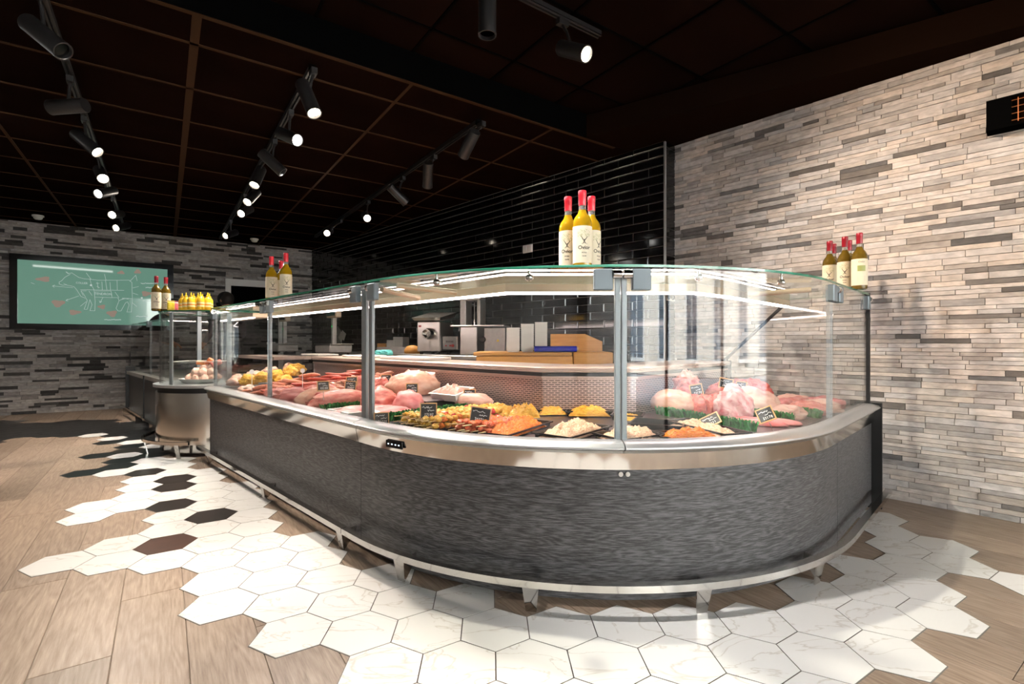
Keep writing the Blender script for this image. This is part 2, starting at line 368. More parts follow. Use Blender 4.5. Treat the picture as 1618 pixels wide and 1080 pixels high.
# split stone walls: every stone its own piece, 300 largest as parts, the others as one field
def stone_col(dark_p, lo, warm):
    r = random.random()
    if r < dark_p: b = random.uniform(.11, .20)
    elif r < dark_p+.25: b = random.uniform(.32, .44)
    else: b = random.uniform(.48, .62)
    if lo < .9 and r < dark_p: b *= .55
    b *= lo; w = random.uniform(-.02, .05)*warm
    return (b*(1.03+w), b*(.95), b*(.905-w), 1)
def stone_wall(name, label, org, rotz, L, H, rowh, lens, skip, hidden, dark_p, lo, warm):
    w = MB(); w.box(0, L, 0, .12, -.05, H+.1); wall = w.build(name, M_GROUT, None, loc=org, rot=(0, 0, rotz)); tag(wall, label, 'wall', kind='structure')
    Mw = Mx(org, (0, 0, rotz)); lst = []
    z = 0.0
    while z < H-.005:
        h = random.choice(rowh); h = min(h, H-z); x = -random.uniform(0, .2)
        while x < L:
            l = random.uniform(*lens); x1 = min(x+l, L); x0 = max(x, 0); x += l
            if x1-x0 < .02: continue
            for (sx0, sx1, sz0, sz1) in skip:
                if x1 > sx0 and x0 < sx1 and z+h > sz0 and z < sz1:
                    if x0 < sx0-.03: x1 = sx0
                    elif x1 > sx1+.03: x0 = sx1
                    else: x1 = x0
            if x1-x0 < .02: continue
            p = Mw @ Vector(((x0+x1)/2, 0, z+h/2)); u, v = proj(p)
            vis = p.y > .5 and -40 < u < 1660 and -20 < v < 1100 and not hidden(u, v)
            lst.append(((x1-x0)*h/p.y**3 if vis else 0, x0, x1, z, h))
        z += h
    lst.sort(reverse=True); field = MB(); field.col = []
    for n, (sz, x0, x1, z, h) in enumerate(lst):
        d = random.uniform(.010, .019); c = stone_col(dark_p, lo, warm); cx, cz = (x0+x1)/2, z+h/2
        tilt = random.uniform(-.003, .003); g = .0003
        def shape(mb, ox, oz):
            y0, y1 = -d-tilt, -d+tilt; b = .0011
            X0, X1, Z0, Z1 = x0+g-ox, x1-g-ox, z+g-oz, z+h-g-oz
            mb.add([(X0, 0, Z0), (X1, 0, Z0), (X1, 0, Z1), (X0, 0, Z1), (X0+b, y0, Z0+b), (X1-b, y1, Z0+b), (X1-b, y1, Z1-b), (X0+b, y0, Z1-b)],
                   [(4, 5, 6, 7), (0, 1, 5, 4), (1, 2, 6, 5), (2, 3, 7, 6), (3, 0, 4, 7), (3, 2, 1, 0)])
            mb.col = (mb.col or [])+[c]*8
        if n < 298 and sz > 0:
            q = MB(); shape(q, cx, cz); q.build('stone', M_STONE, wall, loc=(cx, 0, cz))
        else:
            b = len(field.v); y0, y1 = -d-tilt, -d+tilt
            X0, X1, Z0, Z1 = x0+g, x1-g, z+g, z+h-g; bb = .0011
            field.add([(X0, 0, Z0), (X1, 0, Z0), (X1, 0, Z1), (X0, 0, Z1), (X0+bb, y0, Z0+bb), (X1-bb, y1, Z0+bb), (X1-bb, y1, Z1-bb), (X0+bb, y0, Z1-bb)],
                      [(4, 5, 6, 7), (0, 1, 5, 4), (1, 2, 6, 5), (2, 3, 7, 6), (3, 0, 4, 7), (3, 2, 1, 0)])
            field.col.extend([c]*8)
    if field.v: tag(field.build('stone_field', M_STONE, wall), kind='stuff')
    return wall
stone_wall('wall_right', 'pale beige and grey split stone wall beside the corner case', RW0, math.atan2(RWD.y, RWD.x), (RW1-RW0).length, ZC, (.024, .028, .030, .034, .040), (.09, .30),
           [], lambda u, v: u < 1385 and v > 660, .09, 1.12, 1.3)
KB0 = -3.3; BL = 2.80-KB0
_, kd0 = bw_at(357); _, kd1 = bw_at(446); DZ = 2.05
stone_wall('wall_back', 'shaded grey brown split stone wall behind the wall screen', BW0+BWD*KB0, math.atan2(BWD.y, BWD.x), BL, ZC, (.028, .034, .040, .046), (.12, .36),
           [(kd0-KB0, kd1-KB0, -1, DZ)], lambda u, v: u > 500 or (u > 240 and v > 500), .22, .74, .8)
# door in the back wall
dr = thing('door_1', 'white framed doorway with black opening in the back wall', 'door', BW0+BWD*kd0, math.atan2(BWD.y, BWD.x)); tag(dr, kind='structure')
wd = kd1-kd0
m = MB(); m.box(-.01, .07, -.05, .10, 0, DZ).box(wd-.07, wd+.01, -.05, .10, 0, DZ).box(-.01, wd+.01, -.05, .10, DZ-.09, DZ+.02); m.build('door_frame', M_WHITE, dr)
m = MB(); m.box(.07, wd-.07, -.015, .02, 0, DZ-.09); lf = m.build('door_leaf', M_BLACKP, dr)
m = MB(); m.cyl((wd-.13, -.06, 1.0), (wd-.26, -.06, 1.0), .01).cyl((wd-.13, -.06, 1.0), (wd-.13, -.01, 1.0), .012); m.build('door_handle', M_STEEL, dr)

# black tiled wall: 300 x 75 mm gloss tiles in running bond
TW0 = ST(9.06, 3.85); TL = 9.06-2.038
tw = MB(); tw.box(0, TL, 0, .17, -.05, ZC+.1); wt = tw.build('wall_tiled', M_TGROUT, None, loc=TW0, rot=(0, 0, -PI/4)); tag(wt, 'glossy black long tile wall behind the service counter', 'wall', kind='structure')
lst = []; Mt = Mx(TW0, (0, 0, -PI/4)); th_, tl_ = .0755, .302
for r in range(0, 36):
    z0 = r*th_; z1 = min(z0+th_, ZC)
    if z1-z0 < .02: continue
    x = TL-(tl_ if r % 2 else tl_/2)
    x1 = TL
    while x1 > 0.02:
        x0 = max(x, 0); p = Mt @ Vector(((x0+x1)/2, 0, z0+th_/2)); u, v = proj(p); vis = v < 575
        lst.append(((x1-x0)*(z1-z0)/p.y**3 if vis else 0, x0, x1, z0, z1)); x1 = x; x -= tl_
lst.sort(reverse=True); field = MB(); TME = {}
for n, (sz, x0, x1, z0, z1) in enumerate(lst):
    g, b, d = .0011, .007, .008; w, h = (x1-x0)/2-g, (z1-z0)/2-g
    vsx = [(-w, 0, -h), (w, 0, -h), (w, 0, h), (-w, 0, h), (-w+b, -d, -h+b), (w-b, -d, -h+b), (w-b, -d, h-b), (-w+b, -d, h-b)]
    fs = [(4, 5, 6, 7), (0, 1, 5, 4), (1, 2, 6, 5), (2, 3, 7, 6), (3, 0, 4, 7)]
    rx = (random.uniform(-.006, .006), 0, random.uniform(-.005, .005))
    c = ((x0+x1)/2, 0, (z0+z1)/2)
    if n < 298 and sz > 0:
        key = (round(w, 4), round(h, 4))
        if key not in TME: q = MB(); q.add(vsx, fs); o = q.build('wall_tile', M_TILE, wt); TME[key] = o.data
        else: o = new_obj('wall_tile', TME[key]); o.parent = wt
        o.location = c; o.rotation_euler = rx
    else: field.add(vsx, fs, M=Mx(c, rx))
tag(field.build('tile_field', M_TILE, wt), kind='stuff')
# short tiled return of that wall and its steel corner trim
m = MB()
for r in range(36):
    z0 = r*th_; z1 = min(z0+th_, ZC)
    if z1-z0 < .02: continue
    m.cbox(TL, TL+.008, .004, .165, z0+.0015, z1-.0015, .003)
m.build('return_tiles', M_TILE, wt)
m = MB(); m.box(TL-.004, TL+.011, -.013, .004, 0, ZC-.01); m.build('corner_trim', M_ALU, wt)

# ceiling: 1.2 x 0.6 m dark tiles on brown bars; a higher field of 0.6 m squares nearer the window
BE = 3.02
cb = MB(); cb.box(-12, 9, -4, 13, 3.05, 3.15); ceil = tag(cb.build('ceiling', M_BLACKP), 'dark brown tiled ceiling with a raised field', 'ceiling', kind='structure')

bars = MB()
pc, pr = Vector((.63, 4.08, 0)), Vector((2.73, 2.65, 0)); ed = (pr-pc).normalized()
_first = True; CTM = {}
def ctile(key, w, h, c, z):
    if key not in CTM:
        q = MB(); q.cbox(-w/2+.006, w/2-.006, -h/2+.006, h/2-.006, 0, .02, .003); o = q.build('ceiling_tile', M_CEIL, ceil); CTM[key] = o.data
    else: o = new_obj('ceiling_tile', CTM[key]); o.parent = ceil
    o.location = (c.x, c.y, z); o.rotation_euler = (0, 0, GR)
def in_room(p, mrg=.6):
    s_, t_ = to_st(p); return -2 < s_ < 11 and -2.2 < t_ < 4.02+mrg
a_lines = [.14+1.19*k for k in range(-7, 6)]
b_lines = [BE]+[3.342+.6*k for k in range(0, 13)]
for i in range(len(a_lines)-1):
    for j in range(len(b_lines)-1):
        a0, a1, b0, b1 = a_lines[i], a_lines[i+1], b_lines[j], b_lines[j+1]; c = AB((a0+a1)/2, (b0+b1)/2)
        if in_room(c): ctile(('m', j == 0), a1-a0, b1-b0, c, ZC+.004)
wb = .011
for a in a_lines:
    w_ = .022 if abs(a-.14) < .01 else wb
    bars.box(a-w_, a+w_, BE, 11, ZC, ZC+.03, M=Mx((0, 0, 0), (0, 0, GR)))
for b in b_lines[1:]: bars.box(-8, 7, b-wb, b+wb, ZC, ZC+.03, M=Mx((0, 0, 0), (0, 0, GR)))
bars.box(-8, 3.2, BE-.01, BE+.02, ZC-.005, ZC+.03, M=Mx((0, 0, 0), (0, 0, GR)))
bars.build('ceiling_bars', M_CEILBAR, ceil)
m = MB(); m.box(-8, 3.4, BE-.014, BE-.01, ZC-.002, ZC2+.1, M=Mx((0, 0, 0), (0, 0, GR))); m.build('bulkhead', M_BLACKP, ceil)
a_l2 = [2.577-.06+.6*k for k in range(-14, 5)]; b_l2 = [2.72+.6*k for k in range(-9, 2)]
for i in range(len(a_l2)-1):
    for j in range(len(b_l2)-1):
        c = AB((a_l2[i]+a_l2[i+1])/2, (b_l2[j]+b_l2[j+1])/2)
        if in_room(c): ctile('s', .6, .6, c, ZC2+.004)
br2 = MB()
for a in a_l2: br2.box(a-.009, a+.009, -3, BE, ZC2-.001, ZC2+.03, M=Mx((0, 0, 0), (0, 0, GR)))
for b in b_l2: br2.box(-7, 6, b-.009, b+.009, ZC2-.001, ZC2+.03, M=Mx((0, 0, 0), (0, 0, GR)))
br2.build('ceiling_bars', M_BLACKP, ceil)
q0, q1 = pc-ed*.02, pc+ed*6.0                                          # soffit along the stone wall
nr = Vector((ed.y, -ed.x, 0)); nr = nr if nr.dot(RWN) > 0 else -nr
m = MB(); m.prism([(p.x, p.y) for p in (q0, q1, q1+nr*3, q0+nr*3)], ZC, ZC+.18); m.build('soffit', pm('soffit_brown', (.010, .005, .003), .95, spec=.0), ceil)
# side and shop front walls, outside the picture
m = MB(); m.box(-12, 4, -.1, 0, -.05, 3.05); tag(m.build('wall_left', pm('plaster', (.35, .32, .29), .9), None, loc=ST(-1.9, -1.9), rot=(0, 0, -PI/4)), 'plain plaster wall opposite the counter', 'wall', kind='structure')
fw = MB(); fw.box(-.1, 0, -2.2, 4.4, 2.48, 3.05).box(-.1, 0, -2.2, -1.5, -.05, 2.48).box(-.1, 0, 3.7, 4.4, -.05, 2.48).box(-.1, 0, -1.5, 3.7, -.05, .06)
front = fw.build('wall_front', pm('shopfront_black', (.02, .02, .02), .5), None, loc=ST(-1.75, 0), rot=(0, 0, -PI/4+PI)); front.rotation_euler = (0, 0, -PI/4)
tag(front, 'black shop front with tall glazed openings', 'wall', kind='structure')
for k, y in enumerate((-1.5, -.2, 1.1, 2.4, 3.7)):
    m = MB(); m.box(-.08, -.02, y-.03, y+.03, .06, 2.48); m.build('mullion', M_BLACKP, front)
for k in range(4):                                                      # sky light enters here
    l = bpy.data.lights.new('window_portal', 'AREA'); l.shape = 'RECTANGLE'; l.size = 1.22; l.size_y = 2.36; l.cycles.is_portal = True
    o = new_obj('window_portal', l); o.location = ST(-1.80, -1.5+1.3*k+.65, 1.27)
    o.rotation_euler = (ST(1, 0)-ST(0, 0)).to_track_quat('-Z', 'Z').to_euler()
# the street outside the shop front: pavement and a pale house across the road (seen only as reflections)
M_HOUSE = pm('pale_render', (.62, .57, .50), .9, var=.06, scale=2); M_PAVE = pm('asphalt', (.16, .16, .16), .9, var=.2, scale=8)
m = MB(); m.box(-34, -.12, -22, 26, -.16, -.07); tag(m.build('street', M_PAVE, None, loc=ST(-1.75, 0), rot=(0, 0, PI*3/4)), 'asphalt street outside the shop front', 'street', kind='structure').rotation_euler = (0, 0, PI*3/4)
hs = tag(thing('house', 'pale rendered house with tall windows across the street', 'building', ST(-13.0, 1.0), PI*3/4), kind='structure')
m = MB(); m.box(-1.5, 0, -14, 14, -.05, 8.5); m.build('facade', M_HOUSE, hs)
m = MB(); m.box(-1.6, .35, -14.2, 14.2, 8.5, 8.9); m.build('cornice', M_HOUSE, hs)
M_HWIN = pm('dark_window', (.03, .04, .05), .1)
for k in range(9):
    y = -12+3*k
    for z0, z1 in ((.5, 2.9), (4.2, 6.6)):
        m = MB(); m.box(0, .02, y-.55, y+.55, z0, z1); wn = m.build('window', M_HWIN, hs)
        m = MB(); m.box(.0, .10, y-.68, y-.55, z0, z1).box(.0, .10, y+.55, y+.68, z0, z1).box(0, .14, y-.72, y+.72, z1, z1+.16).box(0, .16, y-.75, y+.75, z0-.12, z0).box(.02, .06, y-.03, y+.03, z0, z1); m.build('window_frame', M_WHITE, wn)

# ------------------------------------------------------------------ serve-over display cases
def stations(x0=None, x1=None, a0=None, a1=None, y0=None, y1=None, da=3.0):
    L = []
    if x0 is not None:
        n = max(1, int(abs(x1-x0)/.25)); L += [('x', x0+(x1-x0)*k/n) for k in range(n+1)]
    if a0 is not None:
        n = max(1, int(round((a1-a0)/da))); L += [('a', a0+(a1-a0)*k/n) for k in range(n+1)]
    if y0 is not None:
        n = max(1, int((y1-y0)/.25)); L += [('y', y0+(y1-y0)*k/n) for k in range(n+1)]
    out = [L[0]]
    for q in L[1:]:
        p = out[-1]
        if {p[0], q[0]} == {'x', 'a'} and abs(p[1]) < 1e-6 and abs(q[1]) < 1e-6: continue
        if {p[0], q[0]} == {'a', 'y'} and abs(p[1]-90) < 1e-6 and abs(q[1]) < 1e-6: continue
        out.append(q)
    return out
def smap(st, r):
    k, v = st
    if k == 'x': return v, -r
    if k == 'y': return r, v
    return r*SIN(rad(v)), -r*COS(rad(v))
def slen(st, r=1.5):
    k, v = st
    return v if k == 'x' else rad(v)*r if k == 'a' else rad(90)*r+v
def sweep(mb, sts, prof, mi=0, closed=True, mis=None):
    n = len(prof); b = len(mb.v)
    for st in sts:
        acc = 0
        for k, (r, z) in enumerate(prof):
            x, y = smap(st, r); mb.v.append(Vector((x, y, z)))
            if k: acc += math.hypot(r-prof[k-1][0], z-prof[k-1][1])
            mb.uv[len(mb.v)-1] = (slen(st), z if abs(prof[0][0]-r) < .03 else acc)
    m_ = n if closed else n-1
    for i in range(len(sts)-1):
        for j in range(m_):
            q = (j+1) % n; mb.f.append((b+i*n+j, b+i*n+q, b+(i+1)*n+q, b+(i+1)*n+j)); mb.m.append(mis[j] if mis else mi)
    if closed:
        mb.f.append(tuple(b+j for j in range(n))[::-1]); mb.m.append(mi)
        e = b+(len(sts)-1)*n; mb.f.append(tuple(e+j for j in range(n))); mb.m.append(mi)
    return mb
def rect(r0, r1, z0, z1): return [(r1, z0), (r1, z1), (r0, z1), (r0, z0)]
def poly_sweep(mb, pts, prof, mi=0, closed=True):
    """profile (outward offset, z) along a plan polyline with mitred corners"""
    n = len(prof); b = len(mb.v); K = len(pts); acc = 0
    for i in range(K):
        p = Vector(pts[i]); 
        d1 = (p-Vector(pts[i-1])).normalized() if i else None; d2 = (Vector(pts[i+1])-p).normalized() if i < K-1 else None
        d1 = d1 or d2; d2 = d2 or d1
        n1, n2 = Vector((d1.y, -d1.x)), Vector((d2.y, -d2.x)); mt = (n1+n2).normalized(); mt = mt/max(.3, mt.dot(n1))
        if i: acc += (p-Vector(pts[i-1])).length
        for d, z in prof:
            q = p+mt*d; mb.v.append(Vector((q.x, q.y, z))); mb.uv[len(mb.v)-1] = (acc, z)
    m_ = n if closed else n-1
    for i in range(K-1):
        for j in range(m_):
            q = (j+1) % n; mb.f.append((b+i*n+j, b+i*n+q, b+(i+1)*n+q, b+(i+1)*n+j)); mb.m.append(mi)
    if closed:
        mb.f.append(tuple(b+j for j in range(n))[::-1]); mb.m.append(mi); e = b+(K-1)*n; mb.f.append(tuple(e+j for j in range(n))); mb.m.append(mi)
    return mb
X0, XS, YE, YP = -2.75, -.12, 1.0, .17
RAIL = [(1.47, .605), (1.535, .600), (1.546, .606), (1.546, .612), (1.535, .622), (1.50, .630), (1.47, .631)]
CAN = [(-2.75, -.995), (.36, -.995), (1.02, -.36), (1.05, 0), (1.05, 1.0)]
WKP = [(-2.75, -.58), (.24, -.58), (.61, -.23), (.61, 1.0)]
def clip_poly(P, lo=None, hi=None):
    """keep x>=lo (start) / x<=hi on the first straight run"""
    if hi is not None: return [P[0], (hi, P[0][1])]
    return [(lo, P[0][1])]+P[1:]
def foot(root, st):
    x, y = smap(st, 1.57); k, v = st; ang = 0 if k == 'x' else rad(v) if k == 'a' else PI/2
    M = Mx((x, y, 0), (0, 0, ang)); m = MB()
    m.add([(-.032, -.012, .105), (.032, -.012, .105), (.020, .006, .0), (-.020, .006, .0), (-.032, -.006, .105), (.032, -.006, .105), (.020, .012, .0), (-.020, .012, .0)],
          [(0, 3, 2, 1), (4, 5, 6, 7), (0, 1, 5, 4), (3, 7, 6, 2), (0, 4, 7, 3), (1, 2, 6, 5)], 0, M)
    m.add([(.020, 0, .105), (.020, .07, .105), (.014, .07, .075), (.014, .006, .0), (.026, 0, .105), (.026, .07, .105), (.020, .07, .075), (.020, .006, .0)],
          [(0, 1, 2, 3), (7, 6, 5, 4), (0, 4, 5, 1), (1, 5, 6, 2), (2, 6, 7, 3), (3, 7, 4, 0)], 0, M)
    m.build('bumper_foot', M_CHROME, root)
def post(root, st, w=.022, dx=0.0, top=1.262):
    x, y = smap(st, 1.462); k, v = st; ang = 0 if k == 'x' else rad(v) if k == 'a' else PI/2
    m = MB(); m.cbox(-w/2+dx, w/2+dx, -.009, .009, .628, top, .003, M=Mx((x, y, 0), (0, 0, ang))); return m.build('glass_post', M_POST, root)
def clamp(root, st, dx):
    x, y = smap(st, 1.487); k, v = st; ang = 0 if k == 'x' else rad(v) if k == 'a' else PI/2
    m = MB(); m.cbox(-.036+dx, .036+dx, -.016, .012, 1.198, 1.279, .004, M=Mx((x, y, 0), (0, 0, ang))); o = m.build('glass_clamp', M_CLAMP, root)
    sgn = 1 if dx > 0 else -1
    m = MB(); M = Mx((x, y, 0), (0, 0, ang)); m.cyl(M @ Vector((dx-sgn*.036, -.008, 1.258)), M @ Vector((sgn*.004, -.008, 1.258)), .017, n=14); m.build('hinge_barrel', M_CHROME, o, 40)
def fixing(root, st, r=1.44):
    x, y = smap(st, r); m = MB(); m.lathe([(.0, 1.245), (.012, 1.247), (.016, 1.255), (.016, 1.263), (.012, 1.27), (.006, 1.272), (.006, 1.284), (.011, 1.2845)], 14, c=(x, y, 0)); m.build('shelf_fixing', M_CHROME, root, 40)
def pane(root, sts):
    m = MB(); sweep(m, sts, rect(1.476, 1.483, .631, 1.282)); 
    o = m.build('front_glass', [M_GLASS, M_GEDGE], root, 30)
    return o
def common(root, sts, can, wk, straight):
    sweep(m := MB(), sts, rect(1.40, 1.49, .52, .60)); m.build('front_beam', M_BLACK, root)
    sweep(m := MB(), sts, [(1.503, .522), (1.514, .524), (1.527, .588), (1.520, .596), (1.503, .594)]); m.build('chrome_band', M_CHROME, root, 30)
    sweep(m := MB(), sts, rect(1.57, 1.602, .105, .131)); m.build('bumper_rail', M_CHROME, root, 30)
    # deck: from the front beam to the back panel
    m = MB(); fr = [smap(s, 1.47) for s in sts]
    q0 = (fr[0][0], wk[0][1]); bk = [q0]+[p for p in wk[1:-1]]+[(wk[-1][0], fr[-1][1]) if not straight else (fr[-1][0], wk[-1][1])]
    m.prism(fr+bk[::-1], DECK-.03, DECK); m.build('display_deck', M_DECK, root)
    m = MB(); poly_sweep(m, wk, [(.012, DECK), (.012, .80), (.0, .80), (.0, DECK)]); m.build('back_panel', M_SLOT, root)
    m = MB(); poly_sweep(m, wk, [(.0, .80), (.03, .80), (.03, .812), (.0, .812)]); 
    m.build('panel_ledge', M_NOSE, root)
    m = MB(); poly_sweep(m, wk, [(-.02, .805), (.022, .805), (.022, .833), (-.02, .833)]); m.build('counter_beam', M_BLACK, root)
    m = MB(); poly_sweep(m, wk, [(-.34, .834), (.03, .834), (.045, .838), (.045, .842), (.036, .844), (.045, .846), (.045, .850), (.036, .852), (.045, .854), (.045, .860), (.036, .865), (-.34, .865)]); m.build('worktop', M_WTOP, root)
    m = MB(); poly_sweep(m, wk, [(-.30, .03), (-.28, .03), (-.28, .834), (-.30, .834)]); m.build('rear_panel', M_DULL, root)
    m = MB(); poly_sweep(m, can, [(-.16, 1.262), (-.01, 1.246), (.0, 1.246), (.0, 1.284), (-.16, 1.284)]); cn = m.build('canopy', M_CANOPY, root)
    m = MB(); poly_sweep(m, can, [(-.030, 1.236), (-.008, 1.236), (-.008, 1.247), (-.030, 1.249)]); m.build('led_strip', M_LED, cn)
    m = MB(); sh = [smap(s, 1.492) for s in sts]
    inn = []
    for i in range(len(can)):
        p = Vector(can[i]); d1 = (p-Vector(can[i-1])).normalized() if i else (Vector(can[1])-p).normalized(); d2 = (Vector(can[i+1])-p).normalized() if i < len(can)-1 else d1
        n1, n2 = Vector((d1.y, -d1.x)), Vector((d2.y, -d2.x)); mt = (n1+n2).normalized(); inn.append(tuple(p-mt*.18))
    inn[0] = (sh[0][0], inn[0][1])
    m.prism(sh+inn[::-1], 1.286, 1.296, 0, side_mi=1); m.build('glass_shelf', [M_SHELF, M_GEDGE], root)
# --- straight case
case1 = thing('straight_display_case', 'long straight meat counter with grey oak front and flat glass panes', 'display case', case_world(-1.4, -1.0), -PI/4)
OFF1 = Matrix.Translation(Vector((1.4, 1.0, 0)))
_build = MB.build
def with_off(off):
    def b(self, name, mat, parent=None, smooth=None, loc=None, rot=None):
        if parent is not None and off.get(parent.name): self.v = [off[parent.name] @ p for p in self.v]
        return _build(self, name, mat, parent, smooth, loc, rot)
    return b
OFFS = {}
MB.build = with_off(OFFS)
def sub_off(o): OFFS[o.name] = OFFS.get(o.parent.name) if o.parent else None
def set_off(root, M): OFFS[root.name] = M
set_off(case1, OFF1)
_ob = MB.build
def chain(self, name, mat, parent=None, smooth=None, loc=None, rot=None):
    o = _ob(self, name, mat, parent, smooth, loc, rot)
    if parent is not None and OFFS.get(parent.name): OFFS[o.name] = OFFS[parent.name]
    return o
MB.build = chain
sA = stations(x0=X0, x1=XS-.002)
common(case1, sA, clip_poly(CAN, hi=XS), clip_poly(WKP, hi=XS), True)
sweep(m := MB(), sA, RAIL); m.build('glass_rail', M_ALU, case1, 40)
sweep(m := MB(), sA, rect(1.478, 1.50, .03, .521)); m.build('front_panel', M_PANEL, case1)
for a_, b_ in ((X0+.01, -1.432), (-1.426, XS-.004)): pane(case1, stations(x0=a_, x1=b_))
for x, d in ((X0+.02, .0), (-1.44, -.004), (-.15, 0)): post(case1, ('x', x), .045, d)
for x in (X0+.05, -1.49, -1.37, -.20): clamp(case1, ('x', x), .0001 if x > -1.4 else -.0001)
for x in (-2.55, -1.25, -.19): foot(case1, ('x', x))
m = MB(); m.box(X0-.012, X0, -1.49, -.60, .03, .60); m.build('end_panel', M_DULL, case1)
m = MB(); m.box(X0-.012, X0, -.598, -.25, .03, .865); m.build('counter_end', M_DULL, case1)
m = MB(); m.box(X0-.008, X0-.002, -1.47, -.60, .601, .80); m.build('end_glass', M_GLASS, case1)
m = MB(); m.cyl((-.10, -1.40, 1.262), (-.19, -1.12, 1.245), .013, n=12); m.build('shelf_strut', M_CANOPY, case1, 40)
# --- curved corner case
case2 = thing('corner_display_case', 'curved corner meat counter with grey oak front running up to the stone wall', 'display case', case_world(.5, -.5), -PI/4)
set_off(case2, Matrix.Translation(Vector((-.5, .5, 0))))
sB = stations(x0=XS+.002, x1=0, a0=0, a1=90, y0=0, y1=YE)
common(case2, sB, clip_poly(CAN, lo=XS), clip_poly(WKP, lo=XS), False)
for st_ in (stations(x0=XS+.002, x1=0, a0=0, a1=44.9), stations(a0=45.1, a1=90, y0=0, y1=YE)):
    sweep(m := MB(), st_, RAIL); m.build('glass_rail', M_ALU, case2, 40)
for st_ in (stations(x0=XS+.002, x1=0, a0=0, a1=90, y0=0, y1=YP-.022), stations(y0=YP-.018, y1=YE)):
    sweep(m := MB(), st_, rect(1.478, 1.50, .03, .521)); m.build('front_panel', M_PANEL, case2, 30)
for st_ in (stations(x0=XS+.004, x1=0, a0=0, a1=44.9), stations(a0=45.1, a1=90, y0=0, y1=YP-.003), stations(y0=YP+.003, y1=YE-.012)): pane(case2, st_)
post(case2, ('x', -.085), .03); post(case2, ('a', 45), .022, -.0125); post(case2, ('a', 45), .022, .0125); post(case2, ('y', YP), .022, -.014); post(case2, ('y', YP), .022, .014)
for st_, d in ((('a', 45), -.072), (('a', 45), .072), (('y', YP), -.06), (('y', YP), .06), (('x', -.05), .02), (('y', YE-.06), -.005)): clamp(case2, st_, d)
for a_ in (14, 31, 58, 76): fixing(case2, ('a', a_))
for a_ in (10.7, 32.2, 55.5, 77.8): foot(case2, ('a', a_))
m = MB(); x_, y_ = smap(('a', 4), 1.44); m.cyl((x_, y_, 1.262), (.16, -1.14, 1.248), .013, n=12); m.build('shelf_strut', M_CANOPY, case2, 40)
m = MB(); m.cyl((1.40, .10, 1.262), (1.13, .02, 1.25), .013, n=12); m.build('shelf_strut', M_CANOPY, case2, 40)
for k in range(2):
    x_, y_ = smap(('a', 44.7+1.0*k), 1.502); m = MB(); d_ = Vector((SIN(rad(45)), -COS(rad(45)), 0)); m.cyl(Vector((x_, y_, .505)), Vector((x_, y_, .505))+d_*.004, .009, n=14); m.build('screw_cap', M_STEEL, case2)
m = MB(); sweep(m, stations(a0=5.5, a1=9.5, da=1), rect(1.524, 1.531, .542, .572)); tp = m.build('control_panel', M_GLOSSK, case2)
m = MB()
for a_ in (6.2, 7.1, 8.0, 8.8): x_, y_ = smap(('a', a_), 1.5312); m.box(-.004, .004, -.001, .0005, .555, .560, M=Mx((x_, y_, 0), (0, 0, rad(a_))))
m.build('control_lights', emit_mat('indicator', (.8, .9, 1), 1.5), tp)
# end wall of the corner case: black frame, glazed above the deck
m = MB(); m.box(.662, 1.47, YE-.004, YE+.010, .03, .62); m.build('end_panel', M_BLACK, case2)
m = MB(); m.box(.27, .66, YE-.002, YE+.010, .03, .87); m.build('counter_end', M_BLACK, case2)
m = MB(); m.box(1.466, 1.492, YE-.012, YE+.012, 0.0, 1.30).box(1.478, 1.552, YE-.004, YE+.014, .0, .636)
m.box(.585, .635, YE-.012, YE+.012, .60, .875).box(.25, .60, YE-.01, YE+.012, .862, .876)
d0, d1 = Vector((.615, YE, .87)), Vector((1.0, YE, 1.242)); m.tube([d0, d1], .011, 6); m.build('end_frame', M_BLACK, case2)
m = MB(); poly = [(.64, .62), (1.466, .62), (1.466, 1.282), (1.02, 1.25), (.64, .885)]
n_ = len(poly); m.add([(x, YE-.003, z) for x, z in poly]+[(x, YE+.003, z) for x, z in poly], [tuple(range(n_)), tuple(range(n_, 2*n_))[::-1]]+[(i, n_+i, n_+(i+1) % n_, (i+1) % n_) for i in range(n_)]); m.build('end_glass', M_GLASS, case2)

# --- rounded stainless case and the low case beyond it
DC = Vector(ST(5.44, 1.43)); DR = .53
drum = thing('rounded_display_case', 'rounded stainless steel display case joining the long counter', 'display case', DC, -PI/4)
def dpoly(r, yb=.62, n=28, x=None):
    x = r if x is None else x
    return [(r*COS(PI+PI*k/n), r*SIN(PI+PI*k/n)) for k in range(n+1)]+[(x, yb), (-x, yb)]
m = MB(); m.prism(dpoly(DR-.03), .03, .10); m.build('plinth', M_CHROME, drum, 40)
m = MB(); m.prism(dpoly(DR), .105, .555); m.build('drum_body', pm('drum_steel', (.62, .60, .57), .16, 1.0, bump=.12, scale=26, stretch=(1, 1, .03), detail=3), drum, 40)
m = MB(); m.prism(dpoly(DR-.015), .556, .60); m.build('shadow_gap', M_BLACK, drum, 40)
m = MB(); m.prism(dpoly(DR+.02), .601, .625); m.build('top_rail', M_ALU, drum, 40)
def ring(mb, r0, r1, z0, z1, a0=180, a1=360, n=30):
    pl = [(r1*COS(rad(a0+(a1-a0)*k/n)), r1*SIN(rad(a0+(a1-a0)*k/n))) for k in range(n+1)]+[(r0*COS(rad(a1-(a1-a0)*k/n)), r0*SIN(rad(a1-(a1-a0)*k/n))) for k in range(n+1)]
    b = len(mb.v); N = 2*n+2
    for z in (z0, z1): mb.v += [Vector((x, y, z)) for x, y in pl]
    for k in range(n):
        o = N-2-k
        mb.f += [(b+k, b+k+1, b+N+k+1, b+N+k), (b+o, b+o+1, b+N+o+1, b+N+o), (b+N+k, b+N+k+1, b+N+o, b+N+o+1), (b+k+1, b+k, b+o+1, b+o)]; mb.m += [0]*4
    return mb
